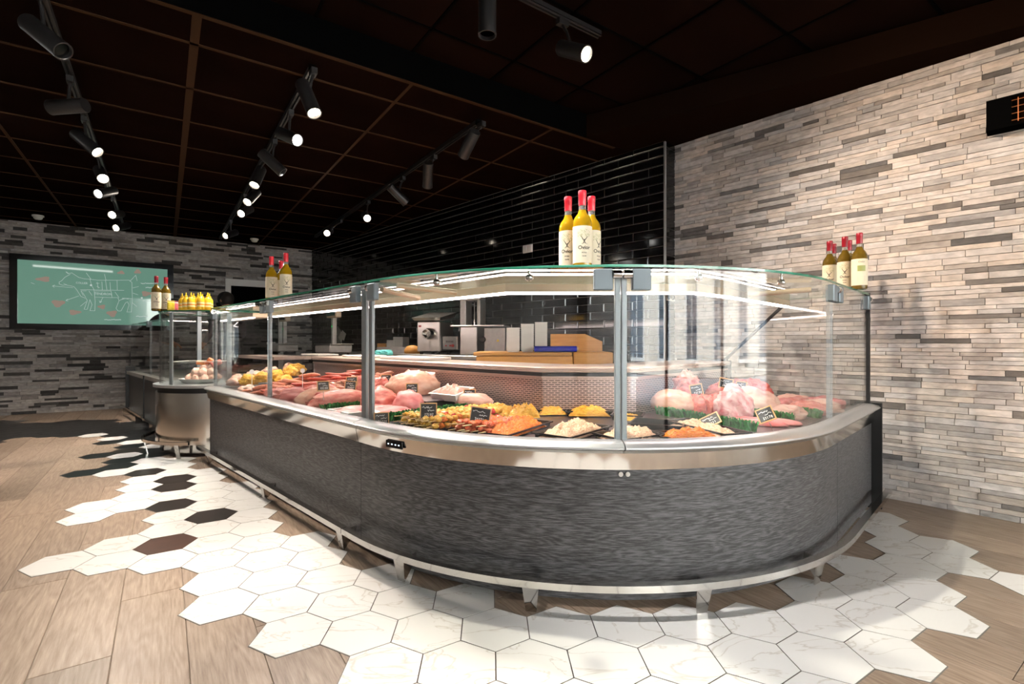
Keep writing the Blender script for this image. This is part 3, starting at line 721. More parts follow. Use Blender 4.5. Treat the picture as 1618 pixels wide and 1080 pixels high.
m = MB(); ring(m, DR+.085, DR+.105, .125, .150, 186, 322); m.build('bumper_rail', M_CHROME, drum, 40)
for a_ in (205, 262, 312):
    d_ = Vector((COS(rad(a_)), SIN(rad(a_)), 0)); t_ = Vector((-d_.y, d_.x, 0)); m = MB()
    p_ = d_*(DR+.09); q_ = d_*(DR+.06); m.add([p_-t_*.02+Vector((0, 0, .125)), p_+t_*.02+Vector((0, 0, .125)), q_+t_*.016, q_-t_*.016]+[w-d_*.008 for w in (p_-t_*.02+Vector((0, 0, .125)), p_+t_*.02+Vector((0, 0, .125)), q_+t_*.016, q_-t_*.016)],
      [(0, 3, 2, 1), (4, 5, 6, 7), (0, 1, 5, 4), (3, 7, 6, 2), (0, 4, 7, 3), (1, 2, 6, 5)]); m.build('bumper_foot', M_CHROME, drum)
m = MB(); ring(m, DR-.035, DR-.028, .626, 1.275); m.build('front_glass', M_GLASS, drum, 40)
for a_ in (190, 292, 352):
    d_ = Vector((COS(rad(a_)), SIN(rad(a_)), 0))*(DR-.045); m = MB(); m.cbox(-.02, .02, -.006, .006, .626, 1.27, .002, M=Mx(d_, (0, 0, rad(a_)+PI/2))); m.build('glass_post', M_POST, drum)
m = MB(); m.prism(dpoly(DR-.02, .45), 1.276, 1.285, 0, side_mi=1); m.build('glass_shelf', [M_SHELF, M_GEDGE], drum)
m = MB(); m.box(-DR+.02, DR-.02, .12, .3, 1.235, 1.274); cn = m.build('canopy', M_CANOPY, drum)
m = MB(); m.box(-DR+.03, DR-.03, .118, .14, 1.226, 1.236); m.build('led_strip', M_LED, cn)
m = MB(); m.box(-DR, DR, .30, .66, .834, .865); m.build('worktop', M_WTOP, drum)
low = thing('far_display_case', 'dark low counter past the rounded steel case at the back', 'display case', ST(7.4, 1.5), -PI/4)
m = MB(); m.box(-1.40, 1.30, -.36, .6, .05, .55); m.build('body', M_PANEL, low)
m = MB(); m.box(-1.40, 1.30, -.39, .6, .556, .60); m.build('top_rail', M_DULL, low)
m = MB(); m.box(-1.415, -1.40, -.40, .62, .0, .66); m.build('end_panel', M_BLACK, low)
m = MB(); m.box(-.03, -.015, -.405, -.391, .05, .60); m.build('joint_strip', M_BLACK, low)
m = MB(); m.box(-1.40, 1.30, -.345, -.338, .60, 1.25); m.build('front_glass', M_GLASS, low)
m = MB(); m.box(-.05, .0, -.335, -.32, .60, 1.25); m.build('glass_post', M_POST, low)
m = MB(); m.box(-.07, -.03, -.365, -.32, 1.19, 1.26).box(-.02, .02, -.365, -.32, 1.19, 1.26); m.build('glass_clamp', M_CLAMP, low)
m = MB(); m.box(-1.40, 1.30, -.36, .2, 1.252, 1.262, 0); m.build('glass_shelf', M_SHELF, low)
m = MB(); m.box(-1.40, 1.30, -.46, -.44, .11, .135); m.build('bumper_rail', M_CHROME, low)
for x in (-1.2, -.2, .7): m = MB(); m.box(x-.012, x+.012, -.455, -.36, .0, .11); m.build('bumper_foot', M_CHROME, low)
# ------------------------------------------------------------------ ceiling tracks and spotlights
M_LENS = emit_mat('lit_lens', (1.0, .86, .68), 14.0); M_LENSC = emit_mat('lit_lens_cool', (1.0, .97, .92), 14.0)
def track(label, p0, p1, z):
    d = (p1-p0); t = thing('lighting_track', label, 'track', Vector((p0.x, p0.y, z)), math.atan2(d.y, d.x)); L = d.length
    m = MB(); m.box(0, L, -.017, -.006, -.034, 0).box(0, L, .006, .017, -.034, 0).box(0, L, -.006, .006, -.012, 0); m.build('channel', M_LAMP, t)
    m = MB(); m.box(-.03, 0, -.019, .019, -.036, 0); m.build('end_cap', M_GLOSSK, t)
    m = MB(); m.box(0, L, .0171, .0176, -.03, -.026).box(0, L, -.0176, -.0171, -.03, -.026); m.build('edge_strip', M_CHROME, t)
    return t
track('black lighting track nearest the left edge of the ceiling', AB(-.48, 3.1), AB(-.48, 8.9), ZC)
track('black lighting track in the middle of the tiled ceiling', AB(.74, 3.2), AB(.74, 9.2), ZC)
track('black lighting track running above the back of the counter', AB(1.955, 3.25), AB(1.955, 8.2), ZC)
track('black lighting track in the raised ceiling field above the corner case', AB(-.6, 2.16), AB(2.16, 2.16), ZC2)
def spotlight(tail, lens, on, Zmid, label, group, col=None, tr_a=None, tr_b=None, zc=ZC, aim=None, toward=None, power=1.0, cool=False, ln=.22):
    """tail and lens: where the two ends of the tube show; the tube hangs under its track"""
    um, vm = (tail[0]+lens[0])/2, (tail[1]+lens[1])/2; c = at(um, vm, Zmid)
    dx, dz = (lens[0]-tail[0])*c.y/F, -(lens[1]-tail[1])*c.y/F
    q = ln**2-dx*dx-dz*dz; dy = math.sqrt(q) if q > 0 else 0.0
    sgn = toward if toward is not None else (-1 if on else 1)
    d = Vector((dx, sgn*dy, dz)); d.normalize()
    t = thing('spotlight', label, 'spotlight', c, 0, group); r = .043
    m = MB(); h = ln/2; zq = Vector((0, 0, 1)).rotation_difference(d).to_matrix().to_4x4()
    m.lathe([(.0, -h), (r*.94, -h), (r, -h+.006), (r, h), (r*.90, h), (r*.88, h-.02), (0, h-.021)], 22, M=zq); hd = m.build('lamp_head', M_LAMP, t, 40)
    m = MB(); m.lathe([(0, h-.016), (r*.86, h-.016)], 22, M=zq); m.build('lens', (M_LENSC if cool else M_LENS) if on else M_GLOSSK, hd)
    m = MB(); m.lathe([(r*.90, h+.001), (r*1.03, h+.001), (r*1.03, h-.012), (r*.99, h-.012)], 22, M=zq, cap=False); m.build('bezel', M_LAMP, hd, 40)
    if tr_a is not None: b_ = c.dot(e3); top = AB(tr_a, b_, zc-.037)-c
    else: a_ = c.dot(e2); top = AB(a_, tr_b, zc-.037)-c
    m = MB(); m.box(-.035, .035, -.017, .017, -.035, .0, M=Mx(top, (0, 0, GR if tr_a is None else GR+PI/2))); m.build('track_adapter', M_LAMP, t)
    m = MB(); m.tube([top+Vector((0, 0, -.03)), Vector((top.x*.6, top.y*.6, max(.05, top.z*.6))), Vector((0, 0, 0))], .009, 8); m.build('stem', M_LAMP, t)
    if power > 0:
        l = bpy.data.lights.new('spot_beam', 'SPOT'); l.energy = SPOT_W*power; l.spot_size = rad(72); l.spot_blend = .8; l.shadow_soft_size = .035
        l.color = col or ((1, .95, .90) if cool else (1, .87, .74))
        o = new_obj('spot_beam', l); o.parent = t; o.location = d*(h+.004)
        tgt = (Vector(aim)-c) if aim is not None else d
        o.rotation_euler = tgt.to_track_quat('-Z', 'Y').to_euler()
    return t
G1, G2, G3, G4 = 'spotlights on the left track', 'spotlights on the middle track', 'spotlights on the counter track', 'spotlights in the raised field'
Zm = 2.47
spotlight((35, 28), (108, 88), 0, 2.44, 'big black tube spotlight in the top left corner of the ceiling', G1, tr_a=-.48, power=.55, aim=(-1.9, 2.9, 0))
spotlight((137, 166), (78, 170), 0, Zm, 'black spotlight lying almost level on the left track', G1, tr_a=-.48, power=.9, aim=(-4.6, 4.2, .2))
spotlight((116, 208), (157, 243), 1, Zm, 'third spotlight on the left track, tilted down to the right with a lit rim', G1, tr_a=-.48, power=.75, aim=(-2.2, 3.1, .1))
spotlight((147, 264), (172, 286), 1, Zm, 'fourth spotlight on the left track, its bright warm lens facing the room', G1, tr_a=-.48, power=.8, aim=(-1.3, 2.2, 0))
spotlight((168, 296), (168, 311), 1, Zm, 'fifth spotlight on the left track, hanging straight down with a cool lens', G1, tr_a=-.48, aim=(-3.4, 4.8, 0), cool=True)
spotlight((181, 334), (188, 343), 1, Zm, 'dazzling orange spotlight aimed at the viewer above the wall screen', G1, tr_a=-.48, power=.9, aim=(-4.6, 5.6, 0))
spotlight((192, 353), (193, 363), 1, Zm, 'last small spotlight on the left track, just over the back wall', G1, tr_a=-.48, power=1.1, aim=(-5.6, 6.3, 0))
spotlight((474, 128), (500, 183), 1, Zm, 'nearest spotlight on the middle track, tilted with a pale rim', G2, tr_a=.74, aim=(-.6, 1.75, 0), ln=.24)
spotlight((437, 205), (475, 226), 1, Zm, 'second spotlight on the middle track, bright white lens pointing right', G2, tr_a=.74, aim=(.2, 1.9, .3), cool=True)
spotlight((415, 242), (445, 271), 0, Zm, 'third spotlight on the middle track, dark and seen from behind', G2, tr_a=.74, power=.8, aim=(-2.2, 4.8, .7))
spotlight((408, 263), (407, 296), 1, Zm, 'fourth spotlight on the middle track, pointing straight down', G2, tr_a=.74, aim=(-2.6, 3.8, 0))
spotlight((400, 299), (397, 323), 1, Zm, 'fifth spotlight on the middle track, pointing straight down', G2, tr_a=.74, aim=(-3.6, 5.0, .2))
spotlight((389, 326), (388, 341), 1, Zm, 'sixth spotlight on the middle track, small and pointing down', G2, tr_a=.74, aim=(-3.9, 6.3, .2), power=.7)
spotlight((367, 364), (362, 375), 1, Zm, 'farthest spotlight on the middle track, close to the back wall', G2, tr_a=.74, power=.45)
spotlight((752, 214), (730, 240), 0, Zm, 'grey sheened spotlight at the near end of the counter track', G3, tr_a=1.955, power=1.0, aim=(-.2, 2.2, .6))
spotlight((679, 262), (673, 291), 0, Zm, 'second spotlight on the counter track, dim and upright', G3, tr_a=1.955, power=1.3, aim=(-.9, 3.9, .87))
spotlight((618, 297), (640, 318), 0, Zm, 'third spotlight on the counter track, tilted to the right', G3, tr_a=1.955, power=1.9, aim=(.15, 4.0, .9))
spotlight((573, 336), (584, 348), 1, Zm, 'fourth spotlight on the counter track, small glowing end', G3, tr_a=1.955, power=1.6, aim=(-1.0, 5.2, .9))
spotlight((518, 362), (521, 371), 1, Zm, 'farthest spotlight on the counter track, a pale sliver near the corner', G3, tr_a=1.955, power=.4)
spotlight((770, -38), (770, 58), 0, 2.62, 'thick dark spotlight hanging from the top edge of the picture', G4, tr_b=2.16, zc=ZC2, power=1.5, aim=(1.0, 1.55, 0), ln=.28)
spotlight((888, 64), (924, 97), 1, 2.62, 'black spotlight with a bright warm lens above the corner case', G4, tr_b=2.16, zc=ZC2, power=1.1, aim=(2.5, 3.0, 1.4))
spotlight((560, -210), (575, -140), 1, 2.62, 'spotlight on the raised track left of the picture top', G4, tr_b=2.16, zc=ZC2, power=1.3, aim=(1.9, 1.5, 0), cool=True)  # added lamp out of view, brightens the floor on the right
spotlight((660, -190), (690, -130), 1, 2.62, 'spotlight on the raised track beyond the picture top', G4, tr_b=2.16, zc=ZC2, power=1.5, aim=(3.3, 2.25, 2.0), col=(1, .66, .36))  # added lamp out of view, its orange beam brightens and warms the stone wall
for u_, v_, lb in ((60, 343, 'white smoke detector on the ceiling at the far left'), (402, 380, 'white smoke detector on the ceiling over the doorway')):
    p = at(u_, v_-3, ZC-.0); t = thing('smoke_detector', lb, 'detector', p, 0, 'smoke detectors')
    m = MB(); m.lathe([(0, -.055), (.03, -.055), (.045, -.042), (.05, -.022), (.0505, -.02)], 20); m.build('cover', M_WHITE, t, 40)
    m = MB(); m.lathe([(.052, -.0199), (.062, -.018), (.062, 0), (0, 0)], 20); m.build('base', M_WHITE, t, 40)
# fluorescent batten on the ceiling near the left wall, mirrored in the wall screen
def mirrored(u, v, Z):
    P_, _ = bw_at(u, v=v); d = Vector(((u-CX)/F, 1, (V0-v)/F)); d = d-BWN*(2*d.dot(BWN)); k = (Z-P_.z)/d.z; return P_+d*k
fa, fb_ = mirrored(52, 418, 2.60), mirrored(182, 428, 2.60); fd = fb_-fa
ft = thing('fluorescent_batten', 'white fluorescent tube batten on the ceiling near the left wall', 'light', (fa.x, fa.y, 2.56), math.atan2(fd.y, fd.x)); FL = min(1.5, fd.length)
m = MB(); m.cyl((.03, 0, .0), (FL-.03, 0, .0), .019, n=14); m.build('tube', emit_mat('tube_glow', (1, .98, .94), 9.0), ft, 40)
m = MB(); m.cbox(0, FL, -.03, .03, .03, .124, .005); m.build('housing', M_WHITE, ft)
for x in (.0, FL-.03): m = MB(); m.box(x, x+.03, -.022, .022, -.024, .03); m.build('lamp_holder', M_WHITE, ft)
# radiant heater on the stone wall
hp, hk = rw_at(1561, 172); hb, _ = rw_at(1561, 218); hz0, hz1 = hb.z, hp.z
ht = thing('wall_heater', 'black radiant heater with glowing orange element on the stone wall', 'heater', RW0+RWD*hk-RWN*.03+Vector((0, 0, hz0)), math.atan2(RWD.y, RWD.x))
hh = hz1-hz0; m = MB(); m.box(0, .62, -.02, .0, 0, hh).box(0, .62, -.10, -.02, 0, .012).box(0, .62, -.10, -.02, hh-.012, hh).box(0, .10, -.10, -.02, .012, hh-.012).box(.60, .62, -.10, -.02, .012, hh-.012); m.build('housing', M_BLACKP, ht)
m = MB(); m.cyl((.17, -.055, hh*.5), (.59, -.055, hh*.5), .008, n=10); m.build('heating_element', emit_mat('glowing_element', (1.0, .28, .03), 70.0), ht)
for k in range(4): m = MB(); m.cyl((.10, -.098, .03+k*(hh-.06)/3), (.60, -.098, .03+k*(hh-.06)/3), .002, n=6); m.build('grille_bar', pm('copper_wire', (.5, .2, .08), .3, .8) if k == 0 else MATS['copper_wire'], ht)
for k in range(6): m = MB(); m.cyl((.125+k*.09, -.099, .02), (.125+k*.09, -.099, hh-.02), .002, n=6); m.build('grille_bar', MATS['copper_wire'], ht)
# ------------------------------------------------------------------ lettering helpers
def text_geo(body, size, align='CENTER', bold=0.0):
    cu = bpy.data.curves.new('lettering', 'FONT'); cu.body = body; cu.size = size; cu.align_x = align; cu.align_y = 'CENTER'; cu.offset = bold; cu.resolution_u = 2
    o = bpy.data.objects.new('lettering', cu); COL.objects.link(o); bpy.context.view_layer.update()
    me = bpy.data.meshes.new_from_object(o); vs = [tuple(v.co) for v in me.vertices]; fs = [tuple(p.vertices) for p in me.polygons]
    bpy.data.objects.remove(o); bpy.data.curves.remove(cu); bpy.data.meshes.remove(me); return vs, fs
def ribbon(mb, pts, w, y=0.0, M=None, mi=0):
    """flat stroke in the xz plane"""
    for a, b in zip(pts[:-1], pts[1:]):
        a, b = Vector((a[0], a[1])), Vector((b[0], b[1])); d = b-a
        if d.length < 1e-6: continue
        n = Vector((-d.y, d.x)).normalized()*w/2; e = d.normalized()*w*.3
        q = [a-e+n, a-e-n, b+e-n, b+e+n]; mb.add([(p.x, y, p.y) for p in q], [(0, 1, 2, 3)], mi, M)

# ------------------------------------------------------------------ bottles
def wrap(vs, r, z0): return [(r*SIN(x/r), -r*COS(x/r), z+z0) for x, z, *_ in [(v[0], v[1]) for v in vs]]
OVI = text_geo('Ovior', .021, bold=.0004); SM1 = text_geo('HUILE', .0075, bold=.0002); SM2 = text_geo('OLIVE', .0065, bold=.0002)
def make_bottle(label, loc, rotz, group, body, cap, back=False):
    t = thing('oil_bottle', label, 'bottle', loc, rotz, group); R = .0385
    m = MB(); m.lathe([(0, .004), (.030, 0), (R-.002, .003), (R, .010), (R, .182), (R-.002, .197), (R-.009, .212), (R-.019, .225), (.0165, .234), (.0145, .240)], 26); m.build('glass_body', body, t, 40)
    m = MB(); m.lathe([(.0146, .2401), (.0140, .262), (.0142, .268)], 20); m.build('neck', M_CLEARNECK, t, 40)
    m = MB(); m.lathe([(.0150, .258), (.0155, .262), (.0155, .296), (.0163, .297), (.0163, .316), (.0150, .3185), (0, .3187)], 20); m.build('cap', cap, t, 40)
    m = MB(); n = 26; A = rad(105)
    for k in range(n+1):
        a = -A+2*A*k/n
        for z in (.022, .170): m.v.append(Vector(((R+.0006)*SIN(a), -(R+.0006)*COS(a), z)))
    for k in range(n): m.f.append((2*k, 2*k+2, 2*k+3, 2*k+1)); m.m.append(0)
    lb = m.build('paper_label', M_LABEL, t, 60); rr = R+.0011
    m = MB()
    if not back:
        m.add(wrap(OVI[0], rr, .082), OVI[1]); m.add(wrap(SM1[0], rr, .062), SM1[1]); m.add(wrap(SM2[0], rr, .048), SM2[1])
        for w0, w1 in (((-.004, .098), (.003, .112)), ((.003, .112), (.014, .126)), ((.006, .098), (-.003, .112)), ((-.003, .112), (-.013, .128)), ((-.009, .097), (.012, .097)), ((.0, .104), (.001, .116))):
            a, b = Vector(w0), Vector(w1); nn = Vector((-(b-a).y, (b-a).x)).normalized()*.0018
            m.add(wrap([tuple(a+nn), tuple(a-nn), tuple(b-nn*.6), tuple(b+nn*.6)], rr, 0), [(0, 1, 2, 3)])
        m.build('label_print', M_INK, lb)
        m = MB(); rn = random.Random(3)
        for k in range(60):
            x = rn.uniform(-.026, .026); z = .132+rn.uniform(-.012, .03)*(1-abs(x)/.05); a = rn.uniform(0, 3); e = Vector((COS(a), SIN(a)))*.0024; nn = Vector((-e.y, e.x))*.4
            c = Vector((x, z)); m.add(wrap([tuple(c-e), tuple(c-nn), tuple(c+e), tuple(c+nn)], rr, 0), [(0, 1, 2, 3)])
        m.build('label_leaves', M_OLIVE, lb)
    else:
        m.add(wrap(text_geo('Ovior', .014)[0], rr, .152), text_geo('Ovior', .014)[1])
        for k in range(5): m.add(wrap([(-.018, .045+.006*k), (.016, .045+.006*k), (.016, .0465+.006*k), (-.018, .0465+.006*k)], rr, 0), [(0, 1, 2, 3)])
        m.build('label_print', M_INK, lb)
        m = MB(); m.add(wrap([(-.02, .10), (-.01, .10), (0, .10), (.01, .10), (.02, .10), (.02, .132), (.01, .132), (0, .132), (-.01, .132), (-.02, .132)], rr, 0), [(0, 1, 8, 9), (1, 2, 7, 8), (2, 3, 6, 7), (3, 4, 5, 6)]); m.build('label_patch', M_OLIVE, lb)
    return t
SZ, SZD = 1.2975, 1.2865
def shelf_at(u, s=None, t=None):
    k = (u-CX)/F
    if t is not None: s = t*(1-k)/(1+k)
    else: t = s*(1+k)/(1-k)
    return ST(s, t, SZ)
gA = 'oil bottles on the corner case'
bA = make_bottle('front oil bottle of the three above the corner post, label facing out', (.286, 2.02, SZ), rad(3), gA, M_OIL, M_RCAP)
dup(bA, (.238, 2.105, SZ), rad(-14), 'left oil bottle of the three above the corner post')
dup(bA, (.336, 2.10, SZ), rad(40), 'rear right oil bottle of the three above the corner post, half hidden')
gB = 'oil bottles on the straight case'
dup(bA, shelf_at(429, t=1.30), rad(38), 'left oil bottle of the three on the long straight case', gB)
dup(bA, shelf_at(444.5, t=1.42), rad(44), 'middle oil bottle of the three on the long straight case', gB)
dup(bA, shelf_at(452, t=1.32), rad(30), 'right oil bottle of the three on the long straight case', gB)
gC = 'oil bottles beside the stone wall'
def gc(u, t): k = (u-CX)/F; s = t*(1-k)/(1+k); return ST(s, t, SZ)
bC = make_bottle('dark capped oil bottle at the left front by the stone wall', gc(1311, 3.50), rad(-38), gC, M_DOIL, M_DRCAP)
dup(bC, gc(1317, 3.62), rad(-30), 'dark capped oil bottle hidden behind the left one by the stone wall')
dup(bC, gc(1335, 3.42), rad(-36), 'dark capped oil bottle in the centre by the stone wall')
dup(bC, gc(1341.5, 3.56), rad(-30), 'dark capped oil bottle hidden behind the central one by the stone wall')
bD = make_bottle('dark capped oil bottle on the far right with green back label', gc(1358, 3.36), rad(-20), gC, M_DOIL, M_DRCAP, True)
# goods on the rounded case
def dr_at(u, Y): return Vector(((u-CX)*Y/F, Y, SZD))
gD = 'oil bottles on the rounded case'
bE = make_bottle('red capped oil bottle standing lower at the left of the rounded case', dr_at(247, 4.52), rad(40), gD, M_DOIL, M_DRCAP)
bE.location.z = SZD
dup(bE, dr_at(262, 4.60), rad(40), 'red capped oil bottle next to the yellow bottles on the rounded case')
M_YEL = pm('yellow_plastic', (.85, .52, .02), .35, var=.1, scale=20); M_YLAB = pm('orange_label_print', (.80, .28, .02), .5)
yb = thing('mustard_bottle', 'yellow squeeze bottle in the group on the rounded case', 'bottle', dr_at(288, 4.40), 0, 'yellow squeeze bottles on the rounded case')
m = MB(); m.lathe([(0, .0), (.026, .0), (.029, .004), (.029, .075), (.027, .09), (.018, .104), (.013, .108), (.012, .112)], 18); m.build('body', M_YEL, yb, 40)
m = MB(); m.lathe([(.0135, .1122), (.0135, .122), (.006, .126), (.0045, .146), (.002, .150), (0, .150)], 14); m.build('nozzle', M_YEL, yb, 40)
m = MB(); m.lathe([(.0293, .022), (.0293, .062)], 18, cap=False); m.build('label_band', pm('cream_band', (.85, .70, .35), .5), yb, 40)
m = MB(); m.lathe([(.0296, .036), (.0296, .047)], 18, cap=False); m.build('label_stripe', M_YLAB, yb, 40)
for u_, Y_ in ((294, 4.33), (306, 4.40), (302, 4.30), (313, 4.36), (320, 4.44), (317, 4.28), (328, 4.33), (331, 4.42)): dup(yb, dr_at(u_, Y_))
for k, (u_, lb, c_) in enumerate(((270, 'yellow spice packet between oil bottles and yellow bottles', (.85, .62, .05)), (276, 'pink spice packet between oil bottles and yellow bottles', (.75, .18, .22)), (281, 'white and pink spice packet next to the yellow bottles', (.85, .6, .6)))):
    t = thing('spice_packet', lb, 'packet', dr_at(u_, 4.42+.03*k), rad(40), 'spice packets on the rounded case')
    mt = pm('packet_%d' % k, c_, .35, var=.25, scale=30); m = MB(); m.cbox(-.028, .028, -.012, .012, 0, .075, .008); m.build('pouch', mt, t, 50)
    m = MB(); m.box(-.028, .028, -.002, .002, .0752, .088); m.build('seal', mt, t)

# ------------------------------------------------------------------ wall screen with the cuts of beef
sTL, _k0 = bw_at(18, v=402); sBL, _ = bw_at(18, v=519.5); sTR, _k1 = bw_at(274, v=419)
zt, zb = (sTL.z+sTR.z)/2, sBL.z; sw, sh = _k1-_k0, zt-zb
scr = thing('wall_screen', 'wide black framed screen showing a green cuts of beef diagram', 'screen', BW0+BWD*_k0-BWN*.09+Vector((0, 0, zb)), math.atan2(BWD.y, BWD.x))
fx, fz = .042*sw, .075*sh
m = MB(); m.box(0, sw, .0, .05, 0, sh); m.build('back_box', M_BLACK, scr)
m = MB(); m.box(0, fx, -.02, 0, 0, sh).box(sw-fx, sw, -.02, 0, 0, sh).box(fx, sw-fx, -.02, 0, 0, fz).box(fx, sw-fx, -.02, 0, sh-fz, sh); m.build('frame', M_GLOSSK, scr)
M_SCR = pm('green_display', (.02, .05, .04), .03, emit=(.095, .185, .14), es=.92, var=.02, scale=3)
m = MB(); m.box(fx, sw-fx, -.004, .0, fz, sh-fz); m.build('display', M_SCR, scr)
def sp(px, py):
    x = (px-75)/1443.; y0 = 75+90*x; y1 = 695+17*x; return fx+x*(sw-2*fx), sh-fz-(py-y0)/(y1-y0)*(sh-2*fz)
strokes = [[(500, 190), (520, 210), (555, 200), (575, 215), (620, 245), (670, 258)], [(500, 190), (525, 205)], [(540, 215), (490, 245), (460, 280), (440, 290), (440, 310), (470, 322), (500, 318), (575, 335), (600, 365), (625, 405), (640, 430), (690, 450)],
 [(490, 310), (515, 322), (480, 305)], [(670, 258), (730, 262), (800, 270), (990, 270), (1110, 268), (1140, 290)], [(690, 200), (735, 262)], [(865, 210), (880, 268)], [(1140, 290), (1145, 450), (1135, 580)], [(1120, 280), (1180, 220), (1195, 275)],
 [(690, 450), (700, 470), (670, 555), (700, 555), (725, 460), (745, 510), (725, 568), (772, 570), (775, 480), (765, 365)], [(725, 258), (740, 320), (765, 365)], [(840, 285), (845, 365)], [(875, 270), (890, 365)], [(920, 290), (925, 365)], [(990, 270), (992, 365)],
 [(635, 365), (1060, 368)], [(775, 375), (930, 375), (940, 440), (775, 435)], [(940, 440), (1000, 440), (1010, 470), (980, 545), (1000, 570), (1030, 570), (1075, 490), (1095, 480), (1110, 510), (1090, 580), (1135, 580)], [(970, 385), (1010, 440)],
 [(1010, 470), (1060, 445), (1145, 450)], [(380, 330), (565, 345)], [(380, 330), (400, 320)], [(380, 330), (395, 345)], [(620, 425), (500, 470)], [(500, 470), (520, 455)], [(500, 470), (522, 478)], [(690, 480), (635, 525)], [(850, 440), (822, 490)], [(822, 490), (815, 470)], [(822, 490), (840, 478)],
 [(1150, 345), (1210, 330)], [(1150, 395), (1205, 412)], [(1145, 490), (1190, 525)], [(655, 390), (685, 440)], [(715, 375), (745, 420)], [(690, 375), (640, 375), (660, 420)], [(1255, 470), (1330, 472)], [(190, 300), (220, 312)], [(795, 290), (805, 350)], [(785, 300), (815, 300)], [(790, 330), (820, 345)]]
M_DWHITE = emit_mat('display_white', (.60, .72, .67), .55); m = MB()
for st_ in strokes: w2 = MB(); ribbon(w2, [sp(*p) for p in st_], .0040, -.0048); w2.build('chalk_line', M_DWHITE, scr)
for body, px, py, sz in (('COLLIER', 648, 300, .040), ('TENDRON', 853, 405, .050), ('jarret', 1075, 448, .042)):
    vs_, fs_ = text_geo(body, sz); x, z = sp(px, py); w2 = MB(); w2.add([(v[0]*.85+x, -.0049, v[1]+z) for v in vs_], fs_); w2.build('lettering', M_DWHITE, scr)
for px, py, w_ in ((950, 655, 170), (1250, 622, 130), (1310, 300, 150), (1325, 340, 80)):
    for k in range(int(w_/14)): ribbon(m, [sp(px-w_/2+14*k, py+random.uniform(-4, 4)), sp(px-w_/2+14*k+9, py+random.uniform(-4, 4))], .008, -.0048)
for px, py in ((735, 320), (1370, 342), (1243, 442)): x, z = sp(px, py); w2 = MB(); w2.add([(x+.014*COS(a*PI/4), -.005, z+.014*SIN(a*PI/4)) for a in range(8)], [tuple(range(8))]); w2.build('dot', M_DWHITE, scr)
tag(m.build('small_print', M_DWHITE, scr), kind='stuff')
M_CUT = emit_mat('display_cut_red', (.26, .20, .16), .75)
for px, py, a_, b_ in ((300, 265, 62, 24), (430, 498, 58, 34), (580, 585, 55, 24), (840, 530, 36, 20), (940, 595, 50, 30), (1200, 185, 34, 22), (1290, 400, 52, 24), (1030, 195, 36, 16)):
    m = MB(); pts = []
    for k in range(14): a = k/14*2*PI; q = 1+.25*SIN(3*a+px); x, z = sp(px+a_*q*COS(a), py+b_*q*SIN(a)); pts.append((x, -.0047, z))
    m.add(pts, [tuple(range(14))[::-1]]); m.build('cut_picture', M_CUT, scr)

# ------------------------------------------------------------------ things behind the counter
bench = thing('back_bench', 'steel work bench standing along the black tiled wall', 'bench', ST(5.0, 3.46), -PI/4)
m = MB(); m.cbox(-2.0, 1.72, -.32, .36, .83, .87, .006); m.build('bench_top', M_DULL, bench)
for x in (-1.9, 0, 1.64):
    for y in (-.28, .3): m = MB(); m.cyl((x, y, 0), (x, y, .83), .02, n=10); m.build('leg', M_DULL, bench)
m = MB(); m.box(-1.95, 1.68, -.28, .32, .25, .27); m.build('lower_shelf', M_DULL, bench)
BZ = .8715
def bench_at(u, t): k = (u-CX)/F; s = t*(1-k)/(1+k); return ST(s, t, BZ)
# meat grinder
gr = thing('meat_grinder', 'stainless meat grinder with sloping tray on the back bench', 'grinder', bench_at(686, 3.36), rad(-14))
m = MB(); m.cbox(-.135, .135, -.16, .26, .03, .36, .008); m.build('housing', M_STEEL, gr)
m = MB(); m.add([(-.15, -.20, .37), (.15, -.20, .37), (.15, .26, .42), (-.15, .26, .42), (-.17, -.23, .40), (.17, -.23, .40), (.17, .28, .49), (-.17, .28, .49)], [(0, 3, 2, 1), (4, 5, 6, 7), (0, 1, 5, 4), (1, 2, 6, 5), (2, 3, 7, 6), (3, 0, 4, 7)]); m.build('feed_tray', M_STEEL, gr)
m = MB(); m.lathe([(.062, 0), (.062, .05), (.058, .055), (.052, .10), (.048, .105), (.040, .105), (.038, .06), (0, .06)], 24, M=Mx((.02, -.16, .225), (PI/2, 0, 0))); m.build('outlet', M_CHROME, gr, 40)
m = MB(); m.box(-.115, -.085, -.165, -.159, .30, .32); m.build('badge', pm('red_badge', (.3, .03, .03), .4), gr)
for x in (-.1, .1):
    for y in (-.12, .2): m = MB(); m.cyl((x, y, 0), (x, y, .03), .02, n=10); m.build('foot', M_BLACK, gr)
m = MB(); m.cbox(.14, .32, -.10, .2, .05, .20, .006); cp = m.build('control_box', M_DULL, gr)
m = MB(); m.box(.16, .30, -.103, -.10, .06, .19); m.build('control_plate', pm('grey_plate', (.45, .44, .42), .4), cp)
m = MB()
for k in range(5): m.box(.185+k*.018, .196+k*.018, -.105, -.103, .13, .15)
m.build('display_digits', M_INK, cp)
M_RED = pm('red_button', (.7, .03, .02), .4)
for x, w_ in ((.185, .008), (.235, .010), (.265, .016)): m = MB(); m.cyl((x, -.103, .095), (x, -.112, .095), w_, n=12); m.build('button', M_RED, cp)
